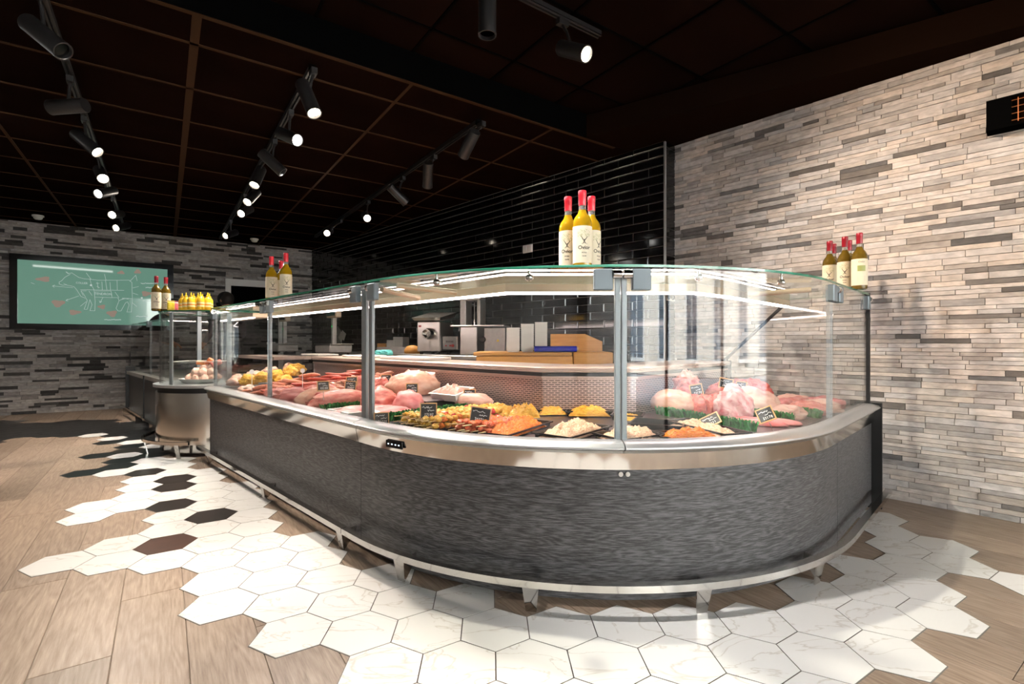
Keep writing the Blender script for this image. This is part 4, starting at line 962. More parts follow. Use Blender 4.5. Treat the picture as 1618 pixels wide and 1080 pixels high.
# bone saw
sw_ = thing('bone_saw', 'tall stainless bone saw with a white round badge on the bench', 'bone saw', bench_at(752, 3.40), rad(-12))
m = MB(); m.cbox(-.13, .05, -.14, .2, .0, .29, .008); m.build('base', M_STEEL, sw_)
m = MB(); m.cbox(-.14, -.08, -.10, .12, .29, .66, .005).cbox(.04, .075, -.10, .12, .29, .56, .004).cbox(-.14, .075, -.12, .12, .56, .80, .01); m.build('frame', M_DULL, sw_)
m = MB(); m.cbox(-.22, .34, -.18, .12, .292, .305, .003); m.build('saw_table', M_STEEL, sw_)
m = MB(); m.box(-.012, -.004, -.03, -.02, .305, .56); m.build('blade', M_CHROME, sw_)
m = MB(); m.lathe([(0, 0), (.08, 0), (.08, .006), (0, .006)], 28, M=Mx((-.035, -.12, .70), (PI/2, 0, 0))); bd = m.build('badge', M_WHITE, sw_, 40)
vs_, fs_ = text_geo('BIRO', .055, bold=.001); m = MB(); m.add([(v[0]-.035, -.1272, v[1]+.655) for v in vs_], fs_); m.build('badge_letters', pm('blue_print', (.02, .10, .45), .5), bd)
m = MB(); m.cbox(.11, .33, -.08, .2, .0, .28, .006); eb = m.build('motor_box', M_DULL, sw_)
m = MB(); m.add([(.24, -.0815, .14), (.27, -.0815, .14), (.255, -.0815, .166)], [(0, 1, 2)]); m.build('warning_sign', pm('warning_yellow', (.85, .6, .02), .5), eb)
m = MB(); m.cyl((.10, -.13, .16), (.10, -.05, .16), .03, n=12); m.build('knob', M_BLACK, sw_)
# things left of the grinder
for k, (u_, w_, h_, lb) in enumerate(((622, .10, .16, 'short pile of white paper sheets beside the grinder'), (634, .13, .20, 'taller pile of white paper sheets beside the grinder'))):
    t = thing('paper_pile', lb, 'paper', bench_at(u_, 3.42+.06*k), rad(-14), 'paper piles on the back bench'); m = MB(); n_ = 5
    for q in range(n_): m.cbox(-w_/2+random.uniform(-.003, .003), w_/2, -.09, .09, h_*q/n_, h_*(q+1)/n_, .002)
    m.build('sheets', M_FOAM, t)
t = thing('wood_block', 'small orange wooden block on the back bench', 'block', bench_at(606, 3.42), rad(-14)); m = MB(); m.cbox(-.06, .06, -.06, .06, 0, .12, .004); m.build('block', M_BLOCK, t)
t = thing('steel_tray', 'low stainless tray in front of the paper piles', 'tray', bench_at(630, 3.24), rad(-14)); m = MB()
m.box(-.24, .24, -.08, .08, 0, .006).box(-.24, .24, -.082, -.076, 0, .075).box(-.24, .24, .076, .082, 0, .075).box(-.243, -.237, -.08, .08, 0, .075).box(.237, .243, -.08, .08, 0, .075); m.build('pan', M_DULL, t)
t = thing('bread_loaf', 'golden loaf shaped block leaning by the grinder', 'loaf', bench_at(651, 3.30), rad(-14)); m = MB(); m.blob((.22, .12, .10), 5, .05); t2 = m.build('crust', M_BLOCK, t, 60)
# butcher block with guard, trays and roll
bb = thing('butcher_block', 'thick beech butcher block with rear guard behind the counter', 'table', (.25, 4.12, 0), rad(-2))
m = MB(); m.cbox(-.52, .23, -.28, .22, .79, .895, .006); m.build('block_top', M_BLOCK, bb)
m = MB(); m.cbox(-.54, .22, -.30, .22, .897, .925, .005); m.build('cutting_slab', M_BLOCK, bb)
m = MB(); m.cbox(.235, .54, -.26, .25, .79, .925, .005); m.build('side_block', M_BLOCK, bb)
m = MB(); gp = [(.08, .926), (.08, 1.075), (.38, 1.075), (.53, 1.01), (.53, .926)]
m.add([(x, .23, z) for x, z in gp]+[(x, .255, z) for x, z in gp], [(0, 4, 3, 2, 1), (5, 6, 7, 8, 9)]+[(i, (i+1) % 5, 5+(i+1) % 5, 5+i) for i in range(5)]); m.build('rear_guard', M_BLOCK, bb)
for x in (-.46, .46):
    for y in (-.22, .18): m = MB(); m.box(x-.04, x+.04, y-.04, y+.04, 0, .788); m.build('leg', M_BLOCK, bb)
def foam_stack(label, loc, n, group):
    t = thing('foam_tray_stack', label, 'trays', loc, rad(-4), group); w_ = .118
    for k in range(n):
        z = k*.0165; m = MB(); m.lathe([(0, z), (w_*.38, z), (w_*.46, z+.012), (w_*.50, z+.026), (w_*.47, z+.026), (w_*.43, z+.015), (0, z+.006)], 4, M=Mx((0, 0, 0), (0, 0, PI/4), (1.25, 1.25, 1))); m.build('foam_tray', M_FOAM, t)
    return t
gF = 'stacks of foam trays'
foam_stack('shorter stack of white foam trays at the left on the butcher block', (.01, 3.95, .926), 11, gF)
foam_stack('middle stack of white foam trays on the butcher block', (.125, 4.02, .926), 13, gF)
foam_stack('tallest stack of white foam trays, right on the butcher block', (.24, 4.09, .926), 14, gF)
t = thing('cling_film_roll', 'blue cling film roll lying in front of the foam trays', 'film roll', (.345, 3.885, .926), rad(-3))
m = MB(); m.cyl((-.17, 0, .024), (.16, 0, .024), .0235, n=20); m.build('film', pm('blue_film', (.02, .025, .30), .12), t, 40)
m = MB(); m.lathe([(.012, 0), (.0175, 0), (.0175, .345), (.012, .345), (.012, 0)], 16, M=Mx((-.172, 0, .024), (0, PI/2, 0)), cap=False); m.build('cardboard_core', pm('cardboard', (.5, .36, .22), .8), t, 40)
# boards and scales on the service worktop
WZ = .8665
def wk_at(u, t): k = (u-CX)/F; s = t*(1-k)/(1+k); return ST(s, t, WZ)
for u_, t_, l_, d_, h_, lb in ((655, 2.26, .62, .26, .022, 'large white cutting board on the worktop below the grinder'), (575, 2.30, .40, .24, .018, 'white cutting board on the worktop next to the far scale'), (505, 2.24, .42, .22, .018, 'far white cutting board lying past the scales')):
    t = thing('cutting_board', lb, 'cutting board', wk_at(u_, t_), -PI/4, 'white cutting boards'); m = MB(); m.cbox(-l_/2, l_/2, -d_/2, d_/2, 0, h_, .004); m.build('board', M_BOARD, t)
M_CLOTH = pm('teal_cloth', (.08, .38, .38), .9, var=.2, scale=30)
t = thing('cleaning_cloth', 'crumpled teal cloth on the board by the corner post', 'cloth', wk_at(606, 2.34)+Vector((0, 0, .023)), 0); m = MB(); m.blob((.16, .08, .045), 9, .6, 3.0, 3); m.build('fold', M_CLOTH, t, 60)
def scale(u, t_, label):
    p = wk_at(u, t_); t = thing('counter_scale', label, 'scale', p, -PI/4, 'scales on the worktop')
    m = MB(); m.cbox(-.19, .19, -.13, .13, .018, .11, .012); m.build('body', M_DULL, t)
    m = MB(); m.cbox(-.20, .20, -.14, .14, .112, .122, .004); m.build('weighing_plate', M_STEEL, t)
    m = MB(); m.cbox(-.19, -.15, .06, .11, .122, .42, .004); m.build('display_pole', M_DULL, t)
    m = MB(); m.cbox(-.29, -.05, .05, .12, .42, .53, .008); dh = m.build('display_head', M_CANOPY, t)
    m = MB(); m.box(-.27, -.07, .045, .05, .44, .51); m.build('display_glass', M_GLOSSK, dh)
    m = MB(); m.box(-.176, -.164, .058, .06, .31, .33); m.build('power_light', emit_mat('green_led', (.05, .9, .2), 1.2) if 'green_led' not in MATS else MATS['green_led'], t)
    for x in (-.15, .15):
        for y in (-.1, .1): m = MB(); m.cyl((x, y, 0), (x, y, .018), .014, n=10); m.build('foot', M_BLACK, t)
scale(527, 2.52, 'nearer counter scale with display pole behind the glass'); scale(447, 2.52, 'farther counter scale with display pole behind the glass')
t = thing('card_fan', 'fan of pale square cards fixed behind the near scale', 'cards', bench_at(536, 3.60), rad(-40))
for k, (x, z, a) in enumerate(((-.02, .16, .5), (.07, .22, .75), (.0, .30, .6), (.16, .24, .5))): m = MB(); m.box(-.06, .06, -.002, .002, -.06, .06, M=Mx((x, -.01*k, z), (0, a, 0))); m.build('card', M_FOAM if k % 2 else M_DULL, t)
m = MB(); m.cyl((.03, .02, 0), (.03, .02, .26), .008, n=8); m.build('stand', M_DULL, t)
# switches and sockets
p = ST(3.60, 3.85); k_ = (835-CX)/F; s_ = 3.85*(1-k_)/(1+k_); z_ = 1+(V0-393)*ST(s_, 3.85).y/F
t = thing('wall_switch', 'white double switch on the black tiles above the bottles', 'switch', ST(s_, 3.85-.0135, z_), -PI/4)
m = MB(); m.cbox(-.07, .07, 0, .005, -.042, .042, .002); m.build('plate', M_WHITE, t)
for x in (-.034, .034): m = MB(); m.cbox(x-.028, x+.028, -.012, 0, -.032, .032, .003); m.build('rocker', M_WHITE, t)
t = thing('wall_socket', 'pale double socket on the tiled return next to the stone wall', 'socket', ST(2.038-.0095, 3.85+.085, 1+(V0-468)*4.18/F), -PI/4+PI/2)
m = MB(); m.cbox(-.07, .07, 0, .008, -.036, .036, .002); m.build('plate', pm('beige_plate', (.5, .42, .33), .4), t)
for x in (-.033, .033): m = MB(); m.lathe([(.026, 0), (.026, .004), (.021, .004), (.018, -.004), (0, -.004)], 18, M=Mx((x, 0, 0), (PI/2, 0, 0))); m.build('outlet', M_BLACK, t, 40)
# ------------------------------------------------------------------ meat and garnish on the deck
def meat(name, c1, c2, scale=22, rough=.32, bump=.35): return pm(name, c1, rough, var=.2, col2=c2, scale=scale*1.7, bump=bump*1.5, sss=.04, detail=9, stretch=(.55, 1.3, 1.3))
M_PINK = meat('pink_pork', (.50, .105, .09), (.68, .29, .23)); M_RAW = meat('raw_red', (.38, .04, .035), (.60, .16, .12)); M_FAT = meat('pale_fat', (.60, .28, .19), (.76, .49, .36), 14)
M_ROSE = meat('rose_ham', (.54, .12, .125), (.72, .30, .28), 9); M_MERG = meat('merguez_red', (.34, .028, .016), (.52, .08, .04), 40, .28); M_CHIP = meat('sausage_brown', (.42, .10, .05), (.60, .22, .12), 40, .28); M_LCHI = meat('sausage_pale', (.52, .18, .11), (.70, .35, .24), 40, .28)
M_MINCE = meat('pale_mince', (.58, .28, .17), (.80, .58, .40), 90, .5, .8); M_ORANGE = meat('orange_marinade', (.60, .10, .01), (.78, .25, .03), 70, .25, .8); M_YCHK = meat('yellow_marinade', (.70, .30, .015), (.84, .52, .07), 60, .3, .7)
M_PALE = meat('pale_poultry', (.68, .36, .28), (.82, .57, .47), 14); M_REDSK = meat('red_marinade', (.50, .06, .02), (.70, .16, .05), 50, .25, .6)
M_GREEN = pm('parsley_plastic', (.03, .20, .045), .6, var=.5, scale=50); M_TRAYK = pm('black_tray', (.012, .012, .014), .25); M_STICK = pm('bamboo', (.62, .42, .20), .6)
M_LEG = pm('veined_leg', (.52, .13, .14), .32, var=.2, col2=(.78, .52, .50), scale=42, bump=.6, stretch=(.35, 1.6, .5), detail=5)
M_PEP = pm('green_pepper', (.20, .30, .03), .3); M_TOM = pm('cherry_tomato', (.45, .02, .015), .2)
def dk(u, v, h=0.0):
    p = at(u, v, DECK+h); p.z = DECK+h+.0005; return p
NF = [0]
def lump(name, label, cat, u, v, size, rot, mat, h=0.0, group=None, amp=.2, freq=2.0, fine=.02, sub=4, tilt=0.0):
    NF[0] += 1; p = dk(u, v, h); m = MB(); m.blob(size, NF[0], amp, freq, sub, True, fine=fine)
    o = m.build(name, mat, None, 75, loc=p, rot=(tilt, 0, rad(rot))); tag(o, label, cat, group); return o
def tray(label, u, v, lx, ly, h, rot, mat, z=0.0, group=None):
    t = thing('tray', label, 'tray', dk(u, v, z), rad(rot), group); m = MB(); w = .004
    m.box(-lx/2, lx/2, -ly/2, ly/2, 0, w); m.build('base', mat, t)
    m = MB(); ri = .012
    o = [(-lx/2, -ly/2), (lx/2, -ly/2), (lx/2, ly/2), (-lx/2, ly/2)]; q = [(-lx/2-ri, -ly/2-ri), (lx/2+ri, -ly/2-ri), (lx/2+ri, ly/2+ri), (-lx/2-ri, ly/2+ri)]
    vs_ = [(x, y, w) for x, y in o]+[(x*1.02, y*1.02, h) for x, y in o]+[(x, y, h) for x, y in q]+[(x, y, h-.006) for x, y in q]
    fs_ = []
    for i in range(4): j = (i+1) % 4; fs_ += [(i, j, 4+j, 4+i), (4+i, 4+j, 8+j, 8+i), (8+i, 8+j, 12+j, 12+i)]
    m.add(vs_, fs_); m.build('rim', mat, t); return t
def heap(name, label, cat, u, v, lx, ly, h, rot, mat, z=0.0, amp=.35, n=26):
    NF[0] += 1; m = MB(); off = Vector((NF[0]*2.3, 0, 0))
    for j in range(n+1):
        for i in range(n+1):
            x, y = -1+2*i/n, -1+2*j/n; e = (1-x**4)*(1-y**4); q = Vector((x*3, y*3, 0))+off
            zz = h*max(0, e)*(.65+amp*noise.noise(q)+amp*.7*noise.noise(q*3.1)+amp*.35*noise.noise(q*7)); m.v.append(Vector((x*lx/2, y*ly/2, max(0, zz))))
    for j in range(n):
        for i in range(n): a = j*(n+1)+i; m.f.append((a, a+1, a+n+2, a+n+1)); m.m.append(0)
    o = m.build(name, mat, None, 80, loc=dk(u, v, z), rot=(0, 0, rad(rot))); return tag(o, label, cat, None, 'stuff')
def garnish(label, pts, h=.035, w=.026, group='green garnish strips'):
    P = [p if isinstance(p, Vector) else dk(*p) for p in pts]; c = sum(P, Vector())/len(P); m = MB(); L = sum((b-a).length for a, b in zip(P[:-1], P[1:])); n = int(L/.0032)
    seg = [(a, b, (b-a).length) for a, b in zip(P[:-1], P[1:])]
    def pos(q):
        d = q*L
        for a, b, l in seg:
            if d <= l: return a+(b-a)*(d/l), (b-a).normalized()
            d -= l
        return P[-1], (P[-1]-P[-2]).normalized()
    for k in range(n*3):
        p, d = pos(random.random()); nn = Vector((-d.y, d.x, 0)); p = p+nn*random.uniform(-w/2, w/2)-c; ang = random.uniform(0, PI); lean = Vector((random.uniform(-.4, .4), random.uniform(-.4, .4), 1)); hh = h*random.uniform(.65, 1.05)
        e = Vector((COS(ang), SIN(ang), 0))*.003; top = p+lean*hh
        m.add([p-e, p+e, top+e*1.6, top-e*1.6], [(0, 1, 2, 3)])
    t = thing('garnish_strip', label, 'garnish', c, 0, group); m.build('leaves', M_GREEN, t)
    m = MB(); m.tube([p-c+Vector((0, 0, .005)) for p in P], .005, 6); m.build('base_rail', M_GREEN, t)
# sausages: one mesh of each bend, a pile of individuals
def sausage_mesh(mat, L, r, bend, seed):
    m = MB(); n = 12; pts = []; rs = []
    for k in range(n+1):
        q = k/n; a = (q-.5)*bend; pts.append((SIN(a)*L/max(bend, .01), (1-COS(a))*L/max(bend, .01), .004*SIN(seed+q*6))); rs.append(r*(.35+.65*min(1, 5*min(q, 1-q)))*(1+.05*SIN(9*q+seed)))
    m.tube(pts, rs, 10); o = m.build('sausage', mat, None, 60); me = o.data; bpy.data.objects.remove(o); return me
def pile(label, group, mat, cs, ct, ls, lt, hmax, n, L, r, ang, spread, seed):
    rn = random.Random(seed); ms = [sausage_mesh(mat, L*rn.uniform(.85, 1.15), r, rn.uniform(.3, 1.3), rn.uniform(0, 6)) for k in range(4)]
    k = 0; lay = 0
    while k < n:
        sc = 1-.24*lay; row = max(2, int((n*.42)*sc))
        for q in range(row):
            if k >= n: break
            a = rn.uniform(-1, 1)*sc; b = -sc+2*sc*(q+.5)/row
            p = ST(cs+a*ls*.32, ct+b*lt*.5, DECK+r+.002+lay*r*1.75)
            o = new_obj('sausage', ms[rn.randrange(4)]); o.location = p; o.rotation_euler = (rn.uniform(-.08, .08), rn.uniform(-.12, .12), ang+rn.uniform(-spread, spread)); tag(o, label, 'sausage', group); k += 1
        lay += 1
def PL(st_, h=0.0): return ST(st_[0], st_[1], DECK+h+.0005)
def lumpP(name, label, cat, sc, tc, h, size, rot, mat, group=None, amp=.24, freq=2.0, fine=.035, sub=4):
    NF[0] += 1; m = MB(); m.blob(size, NF[0], amp, freq, sub, True, fine=fine)
    o = m.build(name, mat, None, 75, loc=PL((sc, tc), h), rot=(0, 0, rad(rot))); return tag(o, label, cat, group)
# raised steel steps carry the goods at the back
for nm_, x0_, x1_, y0_, y1_, h_, lb_ in (('display_step', -2.70, -.32, -.98, -.64, .055, 'low steel step along the back of the straight case'), ('display_step', .72, 1.0, .26, .92, .05, 'low steel step along the back of the corner case')):
    t = thing(nm_, lb_, 'step', case_world((x0_+x1_)/2, (y0_+y1_)/2, DECK+.001), -PI/4); m = MB(); lx_, ly_ = (x1_-x0_)/2, (y1_-y0_)/2
    m.box(-lx_, lx_, -ly_, ly_, h_-.006, h_); m.build('top', M_DECK, t); m = MB(); m.box(-lx_, lx_, -ly_, -ly_+.004, 0, h_-.006); m.build('riser', M_DECK, t); m = MB(); m.box(-lx_, lx_, ly_-.004, ly_, 0, h_-.006); m.build('back', M_DECK, t)
def pile2(label, group, mat, s0, s1, t0, t1, z0, z1, n, L, r, ang, spread, seed):
    """sausages heaped over a strip that climbs from the glass to the back"""
    rn = random.Random(seed); ms = [sausage_mesh(mat, L*rn.uniform(.85, 1.15), r, rn.uniform(.3, 1.4), rn.uniform(0, 6)) for k in range(5)]
    for k in range(n):
        q = (k+.5)/n; lay = rn.randrange(3); sc = s0+(s1-s0)*rn.random(); tc = t0+(t1-t0)*q; mid = 1-abs((sc-s0)/(s1-s0)*2-1)
        o = new_obj('sausage', ms[rn.randrange(5)]); o.location = ST(sc, tc, DECK+r+.002+z0+(z1-z0)*q*(.45+.55*mid)+lay*r*.9*mid)
        o.rotation_euler = (rn.uniform(-.1, .1), rn.uniform(-.15, .15), ang+rn.uniform(-spread, spread)); tag(o, label, 'sausage', group)
pile2('thick brown sausage at the left front of the sausage pile', 'brown sausages', M_CHIP, 3.86, 4.16, 1.29, 1.72, .0, .10, 34, .17, .0175, rad(-10), .4, 2)
pile2('thin dark red sausage in the pile behind the second glass post', 'dark red sausages', M_MERG, 3.50, 3.92, 1.34, 1.98, .0, .15, 52, .25, .0150, rad(5), .45, 1)
pile2('pale brown sausage at the right of the sausage pile', 'pale sausages', M_LCHI, 3.22, 3.50, 1.62, 2.0, .06, .13, 34, .16, .0165, rad(-15), .5, 3)
# left end
for k, (a_, b_) in enumerate(((4.62, 1.42), (4.55, 1.52), (4.48, 1.60), (4.60, 1.64), (4.42, 1.70), (4.50, 1.78), (4.36, 1.62), (4.58, 1.80))): lumpP('chicken_piece', 'yellow spiced chicken piece piled left of the sausages', 'chicken', a_, b_, .04+.02*(k % 3)+.05*(b_ > 1.65), (.15, .11, .085), 37*k, M_YCHK, 'yellow chicken pieces', fine=.06)
for k, (a_, b_) in enumerate(((4.72, 1.36), (4.70, 1.50), (4.74, 1.64), (4.70, 1.80))): lumpP('chicken_piece', 'pale pink poultry piece at the far left of the straight case', 'poultry', a_, b_, .03+.03*k, (.16, .11, .09), 25*k, M_PALE, 'pale poultry pieces')
for k in range(3): lumpP('chicken_piece', 'plain pale chicken lying before the yellow pieces', 'poultry', 4.30-.04*k, 1.32+.14*k, .0, (.16, .12, .06), 30*k, M_PALE, 'plain chicken by the glass')
# roasts in the straight case
lumpP('rolled_roast', 'netted pink roast in front of the red sausages', 'roast', 3.58, 1.30, .0, (.30, .13, .09), -35, M_PINK, fine=.05)
lumpP('rolled_roast', 'second netted pink roast lying right of the first one', 'roast', 3.36, 1.34, .0, (.30, .13, .10), -20, M_ROSE, fine=.05)
lumpP('rolled_roast', 'short tied roast showing its cut end below the second post', 'roast', 3.12, 1.35, .0, (.19, .11, .10), 40, M_RAW)
lumpP('rolled_roast', 'dark pink roast with a cut red end beside the tied one', 'roast', 3.28, 1.46, .02, (.26, .12, .10), 20, M_PINK)
lumpP('pork_loin', 'long pale pork loin with a strip of fat before the last post', 'meat', 2.98, 1.46, .0, (.42, .17, .105), 48, M_PINK, amp=.12)
lumpP('fat_strip', 'white strip of fat lying against the pork loin', 'meat', 3.12, 1.39, .0, (.34, .10, .115), 44, M_FAT, amp=.1)
for k in range(8): lumpP('pork_chop', 'pink chop standing in the row behind the pork loin', 'chop', 3.36-.055*k, 1.72+.035*(k % 3), .06, (.12, .10, .10), 70, (M_PINK, M_RAW, M_ROSE)[k % 3], 'row of chops behind the pork loin', amp=.2)
for k in range(6): lumpP('pork_chop', 'red chop in the back row under the price tags', 'chop', 3.14-.06*k, 1.92, .06, (.13, .12, .10), 60, (M_RAW, M_PINK)[k % 2], 'back row of chops', amp=.2)
garnish('green garnish strip between the pork loin and the white tray', [PL((2.82, 1.26)), PL((2.79, 1.48)), PL((2.78, 1.67))], .045)
tray('white tray of thin pink slices by the straight glass', 556, 663, .34, .22, .028, 45, M_WHITE).location = PL((2.58, 1.42))
for k in range(5): lumpP('meat_slice', 'thin pink slice lying in the white tray by the straight glass', 'meat', 2.58+.03*(k % 2), 1.30+.06*k, .006+.008*(k % 2), (.16, .17, .03), 45+10*k, M_ROSE, 'thin pink slices', amp=.1, sub=3)
# left half of the curve
lumpP('pork_joint', 'big pale pork joint behind the corner post', 'meat', 2.78, 1.86, .06, (.34, .17, .15), 25, M_FAT, amp=.15)
lumpP('ham_joint', 'round rosy ham joint in front of the tilted tray', 'meat', 2.46, 1.61, .0, (.18, .17, .125), 0, M_ROSE, amp=.08)
lumpP('pork_joint', 'flat pink pork slice under the ham joint', 'meat', 2.40, 1.46, .0, (.26, .15, .05), 45, M_ROSE, amp=.1)
lumpP('pork_joint', 'pink pork joint left of the ham and partly behind the post', 'meat', 2.66, 1.545, .0, (.24, .15, .13), 40, M_PINK)
for k in range(12): lumpP('rib_bone', 'pale knobbly rib bone in the heap near the back panel', 'bone', 3.02-.05*(k % 6), 1.955+.03*(k // 6), .12+.03*(k % 2), (.05, .11, .055), 37*k, (M_FAT, M_PALE)[k % 2], 'heap of rib bones', amp=.3, sub=3)
for k in range(3): lumpP('rib_rack', 'red rib rack under the heap of bones', 'meat', 2.98-.11*k, 1.955, .06, (.17, .12, .08), 20*k, M_RAW, 'rib racks under the bones')
tw_ = tray('tilted white tray of pink slices by the ham joint', 694, 644, .22, .14, .045, -40, M_WHITE, .03); tw_.location = PL((2.42, 1.90), .065); tw_.rotation_euler[0] = rad(14)
heap('sliced_meat', 'pink sliced meat filling the tilted white tray', 'meat', 694, 644, .19, .12, .07, -40, M_PALE, .05).location = PL((2.42, 1.90), .085)
lumpP('salmon_fillet', 'salmon pink fillet beside the tilted tray', 'meat', 2.24, 1.92, .03, (.24, .14, .075), -25, M_PALE, amp=.12)
garnish('green garnish strip curving behind the yellow skewers', [PL((2.20, 1.30)), PL((2.22, 1.55)), PL((2.24, 1.75)), PL((2.18, 1.98))], .05)
# skewers: a stick with alternating pieces
def skewer(name, label, group, mats, seed):
    t = thing(name, label, 'skewer', (0, 0, 0), 0, group); rn = random.Random(seed)
    m = MB(); m.cyl((-.15, 0, .012), (.115, 0, .012), .002, n=6); m.build('stick', M_STICK, t)
    for k in range(7):
        mt = mats[k % len(mats)]; m = MB(); m.blob((.034, .034, .028), seed*7+k, .3, 1.8, 2, False); m.build('meat_cube' if mt not in (M_PEP, M_TOM) else 'vegetable_piece', mt, t, 70, loc=(-.09+.031*k, rn.uniform(-.003, .003), .014))
    return t
gY, gR = 'yellow chicken skewers', 'red beef skewers'
lY = 'yellow chicken skewer in the tray behind the curved glass'; lR = 'dark red beef skewer lying next to the yellow skewers'
sk1 = skewer('chicken_skewer', lY, gY, [M_YCHK, M_YCHK, M_PEP, M_YCHK, M_TOM], 1); sk2 = skewer('chicken_skewer', lY, gY, [M_YCHK, M_ORANGE, M_YCHK], 2); sk3 = skewer('beef_skewer', lR, gR, [M_REDSK, M_REDSK, M_ORANGE], 3)
first = {id(sk1): 1, id(sk2): 1, id(sk3): 1}
def put(sk, p, a):
    if first.pop(id(sk), None): sk.location = p; sk.rotation_euler = (0, 0, a)
    else: dup(sk, p, a)
dA = Vector((.7071, .7071, 0)); dB = Vector((.7071, -.7071, 0))
E0 = dk(622, 674)
for bt, (o_, n_) in enumerate(((.15, 9), (.40, 8))):
    for lay in range(2):
        for k in range(n_-lay): p = E0+dA*(o_+.012*math.sin(k*2.1))+dB*(.034*(k+.5*lay)); p.z = DECK+.013+.026*lay; put(sk1 if (k+lay) % 2 else sk2, p, rad(45+random.uniform(-6, 6)))
E1 = dk(706, 688)
for lay in range(2):
    for k in range(7-lay): p = E1+dA*(.15+.012*math.sin(k*1.7))+dB*(.034*(k+.5*lay))+Vector((.0, .012*k, 0)); p.z = DECK+.013+.026*lay; put(sk3, p, rad(50+random.uniform(-6, 6)))
for u_, v_, lb in ((682, 668, 'black tray under the yellow skewers'), (775, 680, 'black tray under the red skewers')): tray(lb, u_, v_, .34, .26, .009, 45, M_TRAYK)
# black trays on the curve
def filled(lbt, lbh, name, u, v, lx, ly, h, rot, mat, th=.022): tray(lbt, u, v, lx, ly, th, rot, M_TRAYK); heap(name, lbh, 'meat', u, v, lx*.92, ly*.92, h, rot, mat, .006)
filled('long black tray under the orange strips', 'orange marinated meat strips heaped in a long black tray', 'marinated_strips', 812, 680, .40, .17, .075, 60, M_ORANGE)
filled('black tray of pale mince left of the corner post', 'pale minced poultry heaped left of the corner post', 'minced_meat', 906, 685, .34, .17, .07, 52, M_MINCE)
filled('black tray of pale mince right of the corner post', 'pale minced poultry heaped right of the corner post', 'minced_meat', 996, 692, .24, .16, .06, 30, M_MINCE)
filled('black tray under the glossy orange heap', 'glossy orange marinated meat heap right of the pale mince', 'marinated_strips', 1091, 694, .24, .14, .055, -8, M_ORANGE)
filled('long narrow black tray pointing at the stone wall', 'pale strips along the long narrow black tray', 'minced_meat', 1112, 681, .40, .12, .05, -72, M_MINCE, .028)
filled('small black tray of yellow pieces against the back panel', 'yellow pieces in the small black tray at the back', 'marinated_pieces', 872, 653, .17, .12, .05, 5, M_YCHK, .03)
filled('wide black tray of yellow pieces left of the corner post', 'yellow pieces heaped in the wide black tray at the back', 'marinated_pieces', 930, 655, .24, .13, .06, -3, M_YCHK, .03)
filled('black tray of yellow pieces just right of the corner post', 'small yellow portion just right of the corner post', 'marinated_pieces', 992, 662, .14, .12, .035, -20, M_YCHK, .03)
tray('empty black tray between the orange heap and the post', 1040, 676, .22, .16, .03, -25, M_TRAYK)
heap('marinated_pieces', 'yellow marinated pieces behind the red skewers', 'meat', 782, 655, .26, .14, .075, 20, M_YCHK); heap('marinated_pieces', 'round yellow heap behind the orange strips', 'meat', 828, 657, .17, .15, .08, 0, M_YCHK)
# right half of the curve
garnish('green garnish strip leading from the roll towards the glass', [PL((1.40, 2.55)), PL((1.1, 2.44)), PL((.80, 2.34))], .048)
garnish('green garnish strip under the red steaks', [PL((1.36, 2.92)), PL((1.1, 2.85)), PL((.76, 2.74))], .048)
garnish('green garnish strip nearest the stone wall', [PL((1.06, 3.08)), PL((.9, 3.05)), PL((.70, 3.0))], .048)
lumpP('rolled_roast', 'pale rolled roast with a pink cut end on the green strip', 'roast', 1.33, 2.60, .03, (.24, .12, .11), -25, M_FAT, amp=.08)
for k, (a_, b_, z_) in enumerate(((1.35, 2.72, 0), (1.29, 2.78, 0), (1.36, 2.83, 0), (1.31, 2.74, .07), (1.35, 2.79, .08), (1.33, 2.77, .13), (1.24, 2.72, .0))): lumpP('stewing_meat', 'red and white stewing meat chunk in the mound by the back panel', 'meat', a_, b_, z_, (.15, .13, .10), 50*k, (M_RAW, M_PINK)[k % 2], 'mound of stewing meat', amp=.3, fine=.06)
for k in range(5): lumpP('red_steak', 'marbled red steak leaning behind the green strip', 'meat', 1.22-.045*k, 2.66+.012*k, .0, (.07, .15, .12), 20+8*k, M_RAW, 'leaning red steaks', amp=.2)
lumpP('leg_joint', 'large pale pink leg joint wrapped in white sinew', 'meat', 1.03, 2.68, .01, (.20, .14, .16), -50, M_LEG, amp=.26, freq=1.8, fine=.05)
lumpP('leg_joint', 'pink shoulder joint right of the large leg', 'meat', 1.02, 2.90, .01, (.30, .18, .14), -40, M_PALE, amp=.2)
for k, (a_, b_, g_) in enumerate(((.86, 2.90, 0), (.80, 3.14, 30), (.95, 3.18, 60), (.78, 3.30, 20), (.92, 3.36, 50), (.80, 3.48, 10), (.98, 3.52, 40))): lumpP('pork_cut', 'pale pink pork cut near the end glass', 'meat', a_, b_, .0, (.24, .15, .07), g_-30, (M_PALE, M_PINK, M_ROSE)[k % 3], 'pork cuts by the end glass', amp=.25)
for k, (a_, b_) in enumerate(((.94, 2.52), (.84, 2.56), (.80, 2.64), (.90, 2.60))): lumpP('meat_slice', 'flat pink slice lying in front of the right green strips', 'meat', a_, b_, .0, (.22, .09, .03), -35, M_ROSE, 'flat slices at the right', amp=.12, sub=3)
for k in range(7): lumpP('beef_cut', 'orange red beef cut lying along the back panel', 'meat', 1.20+.03*(k % 3), 2.98+.085*k, .055, (.22, .14, .10), 20*k, (M_RAW, M_PINK)[k % 2], 'beef cuts along the back panel', amp=.25)

